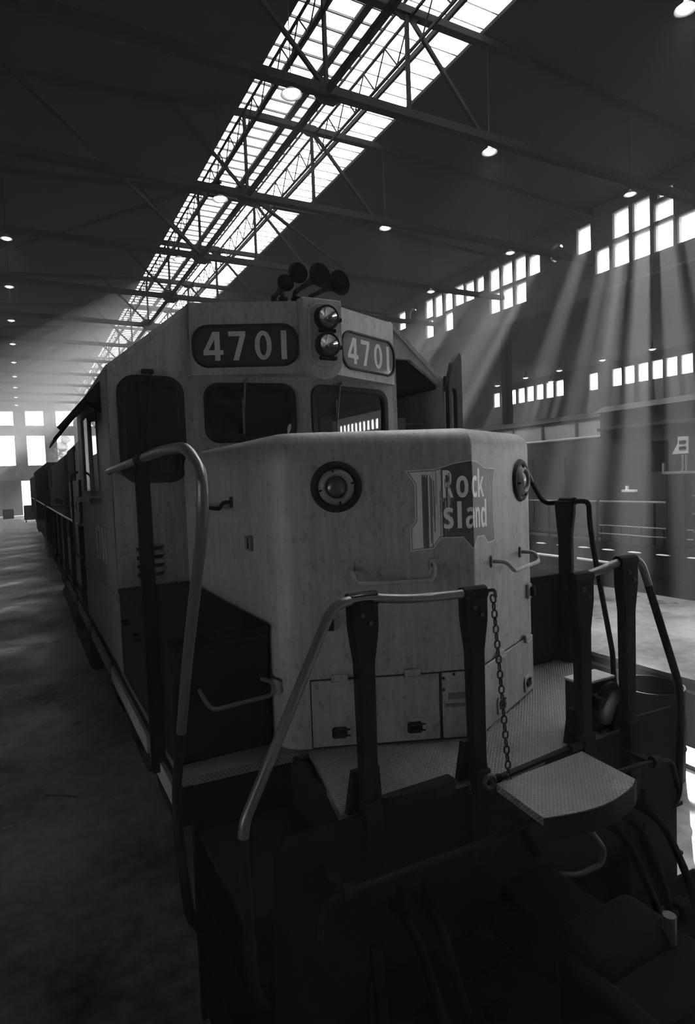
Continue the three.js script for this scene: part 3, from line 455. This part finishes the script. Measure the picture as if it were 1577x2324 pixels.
  const board = (m, u0, u1, y0, y1) => { const s = roundRect(u0, u1, y0, y1, .12), g = new THREE.ShapeGeometry(s, 10), p = g.attributes.position, uv = new Float32Array(p.count * 2); for (let i = 0; i < p.count; i++) { uv[i * 2] = (p.getX(i) - u0) / (u1 - u0); uv[i * 2 + 1] = (p.getY(i) - y0) / (y1 - y0); } g.setAttribute('uv', new THREE.BufferAttribute(uv, 2));
    L('number_board', on(g.translate(0, 0, .006), m), boardM, c, true);
    L('number_board_frame', on(slab(roundRect(u0 - .014, u1 + .014, y0 - .014, y1 + .014, .13), .014, [roundRect(u0, u1, y0, y1, .12, THREE.Path)], .003), m), M.rubber, c); };
  board(frame([-.84, 0, -1.98], [.8, 0, .36], [0, 1, 0]), .025, .865, 4.06, 4.375); board(frame([.33, 0, -1.62], [.8, 0, -.36], [0, 1, 0]), .065, .862, 4.07, 4.375);
  // side and rear walls, roof
  const side = (x, s) => L('side_wall', slab([[-4.95, 1.56], [-2.03, 1.56], [-2.03, 4.05], [-4.95, 4.05]], .05, [rect([-4.5, -2.9, 3.02, 3.9])]).applyMatrix4(FX(x + (s < 0 ? .05 : 0))), M.paint, c);
  side(-1.5, -1); side(1.76, 1);
  for (const [a, b] of [[-3.66, -2.92], [-4.48, -3.7]]) { L('sash_frame', slab([[a, 3.02], [b, 3.02], [b, 3.9], [a, 3.9]], .03, [rect([a + .045, b - .045, 3.065, 3.855])]).applyMatrix4(FX(-1.475)), M.stripe, c); L('sash_pane', slab([[a + .04, 3.06], [b - .04, 3.06], [b - .04, 3.86], [a + .04, 3.86]], .005).applyMatrix4(FX(-1.485)), M.glass, c); }
  L('window_sill', [rbox(-1.6, -1.5, 2.95, 3.0, -4.5, -2.85, .01)], M.paint, c);
  L('belt_rail', [box(-1.512, -1.5, 2.17, 2.2, -4.95, -2.03)], M.paint, c);
  L('rear_wall', slab([[-1.5, 1.6], [1.76, 1.6], [1.76, 4.05], [1.13, 4.58], [-.84, 4.58], [-1.5, 4.05]], .05, [roundRect(-1.4, -1.0, 3.1, 3.9, .08, THREE.Path), roundRect(1.2, 1.66, 3.1, 3.9, .08, THREE.Path)]).translate(0, 0, -4.95), M.black, c);  // black instead of body paint, interior shade put into the colour
  const prof = [[-1.51, 4.035], [-.84, 4.575], [.14, 4.66], [1.13, 4.595], [1.77, 4.05]], inner = prof.map(([x, y]) => [x * .985 + .002, y - .04]).reverse();
  L('roof', slab([...prof, ...inner], 2.97).translate(0, 0, -4.98), M.paint, c);
  L('cab_shade_lining', [slab(prof.map(([x, y]) => [x * .98 + .003, y - .05]).concat(prof.map(([x, y]) => [x * .965 + .004, y - .07]).reverse()), 2.8).translate(0, 0, -4.9), box(1.735, 1.755, 2.16, 3.0, -4.9, -2.1), box(1.735, 1.755, 3.0, 4.0, -2.88, -2.1), box(-1.445, -1.43, 2.16, 3.0, -4.9, -2.1), box(-1.445, -1.43, 3.0, 4.0, -2.88, -2.1)], M.black, c);  // added black sheets that give the cab interior its shade by colour
  L('cab_floor', box(-1.45, 1.7, 2.1, 2.16, -4.9, -2.07), M.black, c);
  L('control_stand', [rbox(-.9, -.45, 2.16, 3.35, -3.2, -2.6, .03), rbox(-1.3, -.95, 2.16, 2.7, -3.9, -3.5, .04), rbox(-1.3, -1.2, 2.7, 3.3, -3.95, -3.85, .03)], M.black, c);
  // louvres low on the front wall
  for (const y of [2.6, 2.53, 2.46, 2.39]) L('louvre', slab([[0, 0], [.02, 0], [0, .022]], .2).applyMatrix4(frame([-1.145, y, -2.02], [0, 0, 1], [0, 1, 0])), M.paint, c), L('louvre_slot', slab([[-1.35, y - .03], [-1.16, y - .03], [-1.135, y], [-1.35, y]], .02).translate(0, 0, -2.025), M.rubber, c);
  // sun visor over the side window: ragged canvas on a frame
  const vis = [[-2.5, 0], [-4.6, 0], [-4.62, .5], [-4.3, .56], [-4.05, .5], [-3.7, .58], [-3.3, .52], [-2.95, .6], [-2.7, .56], [-2.45, .62], [-2.4, .3]];
  L('sun_visor', slab(vis, .015).applyMatrix4(frame([-1.5, 3.99, 0], [0, 0, 1], [-.62, -.78, 0])), M.rubber, c);
  L('visor_cheek', slab([[-1.5, 4.0], [-1.5, 3.72], [-1.6, 3.79], [-1.66, 3.72], [-1.83, 3.58], [-1.85, 3.6]], .015).translate(0, 0, -2.5), M.rubber, c);
  // open door leaf with its window, on the far side
  const dm = frame([1.755, 0, -2.0], [.79, 0, -.61], [0, 1, 0]);
  L('door_leaf', on(slab([[0, 1.7], [.56, 1.7], [.56, 4.38], [.5, 4.42], [.18, 4.26], [.06, 4.1], [0, 4.0]], .035, [roundRect(.1, .33, 3.05, 4.0, .07, THREE.Path)], .004), dm), M.black, c); L('door_window', on(slab(roundRect(.09, .34, 3.04, 4.01, .07), .005).translate(0, 0, .012), dm), M.glass, c);
  L('door_hinge', [rod([1.76, 3.95, -2.0], [1.76, 4.1, -2.0], .022, 8)], M.black, c);
  L('door_rail', [rod([1.18, 3.62, -2.25], [1.75, 3.66, -2.3], .018, 8), rbox(1.32, 1.42, 3.5, 3.7, -2.32, -2.24, .01)], M.pipe, c);
  // number painted on the side
  { const q = (pts) => shape(pts.map(([x, y]) => [x, -1.1 * y])), ring = (C, rx, ry) => new C().absellipse(.69, -.22, rx, ry * 1.1, 0, 2 * Math.PI);
    const digits = [q([[.19, .05], [.258, .05], [.258, .24], [.29, .24], [.29, .29], [.258, .29], [.258, .35], [.205, .35], [.205, .29], [.092, .29], [.092, .25]]), q([[.345, .05], [.515, .05], [.515, .095], [.44, .35], [.385, .35], [.46, .1], [.345, .1]]), ring(THREE.Shape, .085, .152), q([[.87, .05], [.926, .05], [.926, .35], [.87, .35]])];
    digits[0].holes.push(new THREE.Path([[.205, .13], [.145, .24], [.205, .24]].map((p) => new THREE.Vector2(p[0], -1.1 * p[1])))); digits[2].holes.push(ring(THREE.Path, .04, .11));
    for (const d of digits) L('painted_numeral', slab(d, .004)
      .applyMatrix4(frame([-1.5, 2.79, -3.62], [0, 0, 1], [0, 1, 0])), M.white, c); }
}
// --- air horn on the cab roof
{ const t = grp('air_horn'), o = [.3, 4.7, -2.75];
  const bell = (tip, end, R) => { const A = V(...tip), B = V(...end), Ln = A.distanceTo(B); return aim(lathe([[.02, 0], [.026, Ln * .35], [.04, Ln * .62], [R * .62, Ln * .86], [R * .9, Ln * .97], [R, Ln], [R * .97, Ln + .006], [R * .85, Ln * .965], [R * .55, Ln * .84], [.03, Ln * .6], [0, Ln * .4]], 24), A, B); };
  for (const [a, b, R] of [[[.33, 5.03, -3.0], [.289, 5.05, -2.6], .085], [[.45, 5.16, -3.06], [.427, 5.165, -2.6], .104], [[.63, 5.15, -3.08], [.661, 5.165, -2.58], .124], [[.8, 5.11, -3.06], [.885, 5.115, -2.58], .13]]) { L('bell', bell(a, b, R), M.frame, t); L('elbow', pipe([a, [a[0], a[1], a[2] - .06], [a[0] * .6 + .2, a[1] - .16, a[2] - .02], [a[0] * .5 + .25, 4.78, -2.9]], .028, .07, 8), M.frame, t); }
  L('manifold', [rbox(.3, .66, 4.72, 4.84, -3.0, -2.78, .03), rod([.36, 4.6, -2.87], [.36, 4.98, -2.85], .05, 10), rod([.56, 4.6, -2.9], [.56, 5.02, -2.95], .06, 10), rbox(.24, .74, 4.6, 4.74, -3.02, -2.7, .012)], M.frame, t); }
// --- long hood, rails and running gear behind the cab
function hoodUnit(parent, zf, zb, top, mat, doors) {
  const g = (n, q, m = mat) => mesh(n, q, m, parent);
  g('long_hood', slab([[-.85, 1.6], [1.0, 1.6], [1.0, top - .18], [.82, top], [-.67, top], [-.85, top - .18]], zf - zb).translate(0, 0, zb));
  for (let k = 0; k < doors; k++) { const a = zf - .5 - k * .92, t = new THREE.Group(); t.name = 'hood_door'; parent.add(t); mesh('panel', rbox(-.872, -.85, 1.75, top - .35, a - .84, a, .006), mat, t); mesh('handle', rbox(-.895, -.872, 2.55, 2.75, a - .78, a - .75, .006), M.black, t); }
  g('radiator_grille', rbox(-.9, -.84, top - 1.1, top - .22, zb + .8, zb + 3.2, .01), M.black);
  g('exhaust_stack', rbox(-.25, .4, top - .02, top + .18, (zf + zb) / 2 - .4, (zf + zb) / 2 + .4, .04), M.black);
}
hoodUnit(loco, -4.98, -17.4, 4.42, M.paint, 12);
{ const x = -1.5; for (let k = 0; k < 8; k++) L('side_stanchion', bar([x, 1.5, -5.3 - k * 1.72], [x, 2.62, -5.3 - k * 1.72], .03, .06), M.frame); L('side_handrail', pipe([[x, 3.2, -5.02], [x, 2.68, -5.2], [x, 2.62, -5.6], [x, 2.62, -17.3], [x, 1.6, -17.5]], .019, .12, 8), M.pipe);
  L('side_handrail', pipe([[1.6, 3.2, -5.02], [1.6, 2.62, -5.6], [1.6, 2.62, -17.3], [1.6, 1.6, -17.5]], .019, .12, 8), M.pipe);
  L('cab_ladder_rail', pipe([[-1.52, 3.3, -4.97], [-1.6, 3.25, -4.99], [-1.6, 2.3, -4.99], [-1.52, 2.25, -4.97]], .014, .06, 8), M.pipe);
  for (let k = 0; k < 7; k++) { const a = -5.2 - k * 1.72; L('apron_plate', rbox(-1.49, -1.46, 1.62, 1.7, a - 1.5, a, .004), M.frame); } }
{ const t = grp('fuel_tank'); L('tank', rbox(-1.36, 1.46, .28, 1.05, -11.2, -6.9, .12), M.black, t); L('reservoir', [rod([-1.38, 1.06, -10.4], [-1.38, 1.06, -7.0], .14, 16)], M.frame, t); }
for (const zc of [-3.6, -14]) { const t = grp('truck');
  for (const dz of [-1.37, 1.37]) for (const x of [-.7, .8]) L('wheel', rod([x - .06, .565, zc + dz], [x + .06, .565, zc + dz], .5, 32), M.rail, t);
  for (const dz of [-1.37, 1.37]) L('axle', rod([-.7, .5, zc + dz], [.8, .5, zc + dz], .09, 10), M.black, t);
  for (const x of [-1.12, 1.2]) { L('side_frame', slab([[-1.9, .62], [-1.7, .36], [-1.1, .36], [-.9, .5], [-.5, .28], [.5, .28], [.9, .5], [1.1, .36], [1.7, .36], [1.9, .62], [1.75, .82], [.7, .92], [-.7, .92], [-1.75, .82]], .12, [], .01).applyMatrix4(frame([x + .06, 0, zc], [0, 0, 1], [0, 1, 0])), M.frame, t); each('brake_cylinder', [rod([x - .1, .75, zc - .9], [x - .1, .75, zc - .4], .11, 12), rod([x - .1, .75, zc + .4], [x - .1, .75, zc + .9], .11, 12)], M.black, t); } }
// --- coupler, hoses, uncoupling gear at the front
{ const t = grp('coupler'); L('drawhead', [rbox(-.12, .22, .7, 1.02, .7, 1.25, .04), rbox(-.2, .3, .62, 1.1, 1.2, 1.5, .06)], M.nearBlack, t);
  L('knuckle', slab([[-.22, 0], [-.05, .02], [.0, .16], [.16, .22], [.3, .14], [.3, -.1], [.22, -.2], [-.2, -.2]], .3, [], .015).rotateX(-Math.PI / 2).translate(.02, .72, 1.52), M.nearBlack, t); L('knuckle_pin', rod([.22, .66, 1.48], [.22, 1.16, 1.48], .028, 10), M.iron, t); L('guard_arm', rbox(-.28, -.17, .66, 1.06, 1.3, 1.75, .04), M.nearBlack, t); }
L('uncoupling_lever', pipe([[-1.22, 1.3, 1.02], [-1.2, 1.42, 1.0], [-1.08, 1.445, 1.0], [-.53, 1.43, 1.0], [.1, 1.43, 1.0], [.45, 1.513, 1.0], [.68, 1.513, 1.0], [.95, 1.47, 1.0], [1.0, 1.3, 1.0]], .014, .06, 8), M.frame);
each('lever_bracket', [merge([rod([-1.1, 1.444, 1.0], [-1.05, 1.444, 1.0], .028, 10), bar([-1.08, 1.43, .8], [-1.08, 1.43, 1.0], .04, .03)]), merge([rod([.78, 1.5, 1.0], [.84, 1.49, 1.0], .03, 10), bar([.81, 1.48, .8], [.81, 1.48, 1.0], .04, .03)])], M.frame);
L('lift_handle', pipe([[.2, 1.36, .98], [.26, 1.32, 1.0], [.4, 1.14, 1.0], [.38, 1.07, 1.0], [.2, 1.07, 1.0], [.1, 1.1, .98]], .014, .07, 8), M.iron);
for (const [a, b] of [[-.75, .05], [-.62, .0], [.6, .05], [.74, 0], [.9, .04]]) { const t = grp('air_hose'); L('hose', pipe([[a, 1.15, .8], [a, 1.12, .98], [a + .02, .85, 1.08 + b], [a + .12, .62, 1.05 + b], [a + .25, .6, 1.0]], .021, .14, 8), M.nearBlack, t); L('coupling', rbox(a + .22, a + .32, .55, .65, .97, 1.05, .02), M.nearBlack, t); L('valve', [rod([a, 1.15, .78], [a, 1.15, .9], .03, 10), rbox(a - .012, a + .012, 1.16, 1.26, .84, .87, .005)], M.nearBlack, t); }
{ const t = grp('pilot'); L('pilot_plate', slab([[-1.3, .12], [1.4, .12], [1.4, .62], [.5, .66], [-.4, .66], [-1.3, .62]], .03).applyMatrix4(frame([0, 0, .98], [1, 0, 0], [0, 1, -.25])), M.nearBlack, t); each('foot_board', [rbox(-1.35, -.45, .5, .54, .9, 1.2, .01), rbox(.5, 1.42, .5, .54, .9, 1.2, .01)], M.nearBlack, t);
  each('pilot_brace', [bar([-.9, .55, .95], [-.85, 1.0, .8], .05, .05), bar([1, .55, .95], [.95, 1.0, .8], .05, .05)], M.nearBlack, t); }

// ================================================================ OTHER ROLLING STOCK
// two more units coupled behind
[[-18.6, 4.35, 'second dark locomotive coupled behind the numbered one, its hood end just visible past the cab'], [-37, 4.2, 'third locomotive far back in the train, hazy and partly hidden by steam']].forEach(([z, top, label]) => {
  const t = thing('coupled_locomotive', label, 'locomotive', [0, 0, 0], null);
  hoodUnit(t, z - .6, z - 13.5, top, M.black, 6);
  mesh('deck', box(-1.5, 1.6, 1.36, 1.6, z - 17, z), M.frame, t);
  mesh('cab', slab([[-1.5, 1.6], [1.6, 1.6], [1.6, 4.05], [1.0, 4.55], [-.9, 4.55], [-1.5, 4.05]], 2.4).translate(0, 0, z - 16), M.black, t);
  mesh('fuel_tank', rbox(-1.3, 1.4, .3, 1.1, z - 10.5, z - 6.5, .1), M.black, t);
  for (const q of [3, 5.6, 12, 14.6]) for (const x of [-.7, .8]) mesh('wheel', rod([x - .06, .565, z - q], [x + .06, .565, z - q], .5, 20), M.rail, t);
  mesh('handrail', pipe([[-1.5, 1.6, z - .3], [-1.5, 2.62, z - .3], [-1.5, 2.62, z - 13]], .019, .1, 8), M.pipe, t);
  mesh('handrail', pipe([[-1.48, 1.6, z - .1], [-1.48, 2.6, z - .1], [-.5, 2.55, z - .1], [-.5, 1.6, z - .1]], .02, .1, 8), M.pipe, t);
});
// running rails
for (const [x, l] of [[-.685, 'worn steel rail under the numbered locomotive, stair side'], [.785, 'worn steel rail under the numbered locomotive, lit floor side']]) tag(mesh('rail', [box(x - .045, x + .045, -.45, .06, ZB, ZF)], M.rail), l, 'rail');
tag(mesh('rail', [box(3.72, 3.8, 0, .05, ZB, ZF)], M.rail), 'dark steel rail set in the pale floor beside the pit', 'rail');
tag(mesh('kerb', [box(5.86, 6.02, 0, .1, ZB, ZF)], M.nearBlack), 'rough dark kerb along the far lip of the pit', 'kerb');
// neighbouring locomotive across the lit floor
{
  const t = thing('yard_locomotive', 'dim locomotive standing across the bright floor, slotted sill and pale handrail along its side', 'locomotive', [11.5, 0, 0]), G = (n, q, m = M.train) => mesh(n, q, m, t);
  G('side_sill', [box(0, .06, .42, 1.14, -30, -2), rbox(-.05, .1, 1.12, 1.19, -30, -2, .01)], M.black);
  for (let k = 0; k < 22; k++) G('glint_slot_lip', lathe([[0, .02], [.1, .018], [.2, 0]], 16).applyMatrix4(new THREE.Matrix4().makeScale(.6, 1, 1)).translate(-.0, .975, -3.2 - k * .79), M.white);  // white colour stands in for sunlight caught at the slots
  G('glint_foot_rail', [rod([-.03, .64, -9.4], [-.03, .64, -30], .035, 8), rod([-.03, .63, -7.7], [-.03, .65, -8.95], .035, 8)], M.white);  // highlight on the rail put into its white colour
  G('under_gear_and_shade', [box(.2, 2.6, .1, .5, -29, -3), box(-.12, -.02, 0, .34, -30, -2)], M.black);  // under gear, plus a black strip drawn for the shade at floor level
  for (let k = 0; k < 6; k++) G('wheel', rod([.5, .5, -4.5 - k * 4.2], [.62, .5, -4.5 - k * 4.2], .5, 24), M.rail);
  G('deck', box(0, 2.9, 1.1, 1.18, -30, -2));
  G('hood', [rbox(.7, 2.3, 1.18, 4.03, -29, -8.25, .08)]); G('sunlit_hood_edge', rod([.72, 4.02, -29], [.72, 4.02, -8.6], .05, 8), M.stripe);  // edge paler than the hood, with the sun on it painted in
  for (let k = 0; k < 14; k++) G('hood_door', rbox(.675, .7, 1.5, 3.5, -9.8 - k * 1.3, -8.7 - k * 1.3, .01));
  const cab = new THREE.Group(); cab.name = 'cab'; t.add(cab); const K = (n, q, m = M.train) => mesh(n, q, m, cab);
  K('cab_body', slab([[-8.25, 1.18], [-3.2, 1.18], [-3.2, 4.6], [-8.25, 4.69]], 2.6, [rect([-6.75, -6.3, 3.0, 3.75]), rect([-6.12, -5.2, 3.05, 3.8])]).applyMatrix4(FX(2.72)));
  K('cab_roof', slab([[-.05, 4.6], [2.8, 4.6], [2.5, 4.78], [.3, 4.78]], 5.2).translate(0, 0, -8.3)); K('eave', [rbox(-.02, .1, 4.12, 4.2, -8.25, -3.2, .01)], M.train);
  K('placard', rbox(.07, .1, 3.4, 3.8, -6.03, -5.77, .004), M.enamel); K('placard', slab([[-6.18, 3.4], [-6.03, 3.4], [-6.03, 3.66]], .02).applyMatrix4(FX(.1)), M.enamel); for (const y of [3.5, 3.64]) K('placard_bar', rbox(.055, .08, y, y + .07, -5.99, -5.82, .004), M.black);
  K('window_frame', [rbox(.06, .12, 2.93, 2.99, -6.4, -5.4, .005), rbox(.06, .12, 2.93, 3.2, -6.43, -6.38, .005), rbox(.06, .12, 2.93, 3.38, -5.93, -5.9, .005), rbox(.06, .12, 2.93, 3.38, -5.84, -5.81, .005)], M.stripe);
  K('tool_box', rbox(-.1, .5, 1.18, 2.93, -6.24, -5.75, .02), M.black);
  G('handrail', [rod([-.02, 2.25, -8.18], [-.02, 2.25, -6.25], .03, 8), rod([-.02, 2.25, -8.3], [-.02, 2.25, -22], .025, 8)], M.stripe); for (let k = 0; k < 9; k++) G('stanchion', bar([0, 1.15, -6.6 - k * 1.7], [0, 2.25, -6.6 - k * 1.7], .03, .05), M.black);
  G('handrail', rod([.4, 1.75, -8.1], [.4, 1.72, -6.3], .02, 8), M.pipe);
  for (let k = 0; k < 9; k++) G('guard_bar', rod([-.02, 1.16, -8.15 + k * .3], [-.02, 1.62, -8.15 + k * .3], .018, 6), M.black); for (const y of [1.4, 1.62]) G('guard_rail', rod([-.03, y, -8.2], [-.03, y, -5.6], .018, 6), M.stripe);
  for (let k = 0; k < 3; k++) K('grille_slat', rbox(.08, .14, 1.55 + k * .42, 1.6 + k * .42, -5.7, -4.6, .006), M.stripe);
  K('marker_lamp', [rbox(-.04, .06, 2.5, 2.56, -7.5, -7.1, .01), rbox(-.02, .04, 2.56, 2.66, -7.4, -7.33, .01)], M.white);
}
{ const t = thing('boxcar', 'pale roofed freight car just visible beyond the dim locomotive, over the nose corner', 'railcar', [15.4, 0, 0]);
  mesh('body', rbox(0, 2.8, 1.2, 4.9, -26, -11, .05), M.trainPale, t); mesh('roof', slab([[-.1, 4.9], [2.9, 4.9], [1.4, 5.25]], 15.2).translate(0, 0, -26.1), M.train, t); for (let k = 0; k < 9; k++) mesh('side_rib', rbox(-.06, 0, 1.3, 4.85, -12.4 - k * 1.6, -12.3 - k * 1.6, .01), M.train, t); mesh('door', rbox(-.09, -.02, 1.4, 4.6, -20, -17.6, .02), M.trainPale, t);
  for (const z of [-13, -15, -22.5, -24.5]) mesh('wheel', rod([.5, .42, z], [.65, .42, z], .42, 20), M.rail, t); mesh('underframe', box(.3, 2.5, .7, 1.2, -25.5, -11.5), M.black, t); }
{ const t = thing('boxcar', 'unseen freight car added on the next track to shade the cab flank', 'railcar', [-6.1, 0, 0]);  // added out of view to keep window light off the cab side
  mesh('body', rbox(0, 2.85, 1.1, 4.3, -22, -1.45, .05), M.trainPale, t); mesh('roof', slab([[-.05, 4.3], [2.9, 4.3], [1.43, 4.6]], 20.65).translate(0, 0, -22.05), M.train, t); for (let k = 0; k < 12; k++) mesh('side_rib', rbox(2.85, 2.9, 1.2, 4.25, -3.0 - k * 1.6, -4.5 - k * 1.6, .01), M.train, t); mesh('door', rbox(2.85, 2.92, 1.2, 4.1, -13.8, -11.4, .02), M.trainPale, t);
  for (const z of [-3.4, -5.2, -18.5, -20.5]) for (const x of [.65, 2.1]) mesh('wheel', rod([x, .42, z], [x + .13, .42, z], .42, 20), M.rail, t); mesh('underframe', box(.3, 2.5, .7, 1.1, -21.6, -1.8), M.black, t); }
{ const t = thing('added_flatcar', 'unseen low freight car with a plank deck, added to shade the floor', 'railcar', [-5.75, 0, 0]);  // added out of view to block low window light from the floor
  for (let k = 0; k < 50; k++) mesh('plank', rbox(0, 2.9, 1.2, 1.26 + .006 * (k % 3), -1.1 + k * .3, -.81 + k * .3, .006), M.train, t);
  mesh('side_sill', box(2.84, 2.92, .75, 1.2, -1.1, 13.9), M.black, t); mesh('side_sill', box(-.02, .06, .75, 1.2, -1.1, 13.9), M.black, t); mesh('underframe', box(.5, 2.4, .6, 1.2, -1, 13.8), M.black, t);
  for (const z of [.6, 2.4, 10.8, 12.6]) for (const x of [.3, 1.75]) mesh('wheel', rod([x, .42, z], [x + .13, .42, z], .42, 20), M.rail, t); }
// odds and ends on the floor
{ const t = thing('oil_drum', 'dark steel drum by the stair rail with light catching its rim', 'drum', [3.35, 0, -.85]); mesh('body', lathe([[0, 0], [.3, 0], [.3, .28], [.312, .3], [.3, .32], [.3, .58], [.312, .6], [.3, .62], [.3, .9]], 32), M.frame, t); mesh('lid', lathe([[0, .62], [.285, .62], [.285, .86]], 32), M.frame, t); mesh('rim', lathe([[.275, .84], [.285, .9], [.295, .912], [.308, .905], [.305, .88]], 40), M.frame, t); }
{ const t = thing('mast_cart', 'dark wheeled cart with an upright mast near the far doorway', 'cart', [-1.3, 0, -66]); mesh('tub', rbox(-.75, .35, .25, 1.7, -.6, .6, .08), M.black, t); mesh('mast', rbox(.15, .5, .3, 2.75, -.3, .1, .06), M.black, t); for (const x of [-.6, .3]) mesh('wheel', rod([x - .05, .25, .35], [x + .05, .25, .35], .25, 14), M.black, t); }
tag(mesh('crate', rbox(-4.2, -3.1, 0, 1.1, -79, -78, .03), M.black), 'low dark crate against the far wall below the windows', 'crate');
for (const [x, z, r, l] of [[-2.42, -3.25, .06, 'larger pale scrap of paper on the dark floor beside the train'], [-2.3, -3.2, .04, 'smaller pale scrap of paper on the dark floor, next to the larger one']]) tag(mesh('paper_scrap', slab([[-r, -r * .4], [r * .2, -r * .6], [r, r * .1], [r * .3, r * .6], [-r * .8, r * .4]], .008).rotateX(-Math.PI / 2).translate(x, .002, z), M.enamel), l, 'paper');
tag(mesh('wire_offcut', pipe([[-2.1, .012, -3.7], [-1.98, .012, -3.62], [-1.82, .012, -3.5]], .009, .1, 6), M.pipe), 'short bent wire lying on the dark floor beside the train', 'wire');
// steam drifting behind the train
{ const g = []; for (const [x, y, z, r] of [[.35, 5.0, -44, .48], [.7, 5.6, -44.2, .42], [.2, 5.75, -44.1, .3], [.55, 6.15, -44.1, .36], [.75, 6.6, -44, .3], [-.15, 5.5, -44, .25]]) { const s = new THREE.IcosahedronGeometry(r, 4), p = s.attributes.position; for (let i = 0; i < p.count; i++) { const v = V().fromBufferAttribute(p, i), k = 1 + .12 * Math.sin(v.x * 7 + v.y * 5) * Math.cos(v.z * 6 + v.y * 8); p.setXYZ(i, v.x * k, v.y * k, v.z * k); } s.computeVertexNormals(); g.push(s.translate(x, y, z)); }
  tag(mesh('steam_puff', g, new THREE.MeshPhysicalMaterial({ color: grey(.95), roughness: 1, transmission: .6, thickness: 0, transparent: true, opacity: .55 })), 'pale puff of steam rising over the third locomotive', 'steam', null, 'stuff'); }

renderer.render(scene, camera);
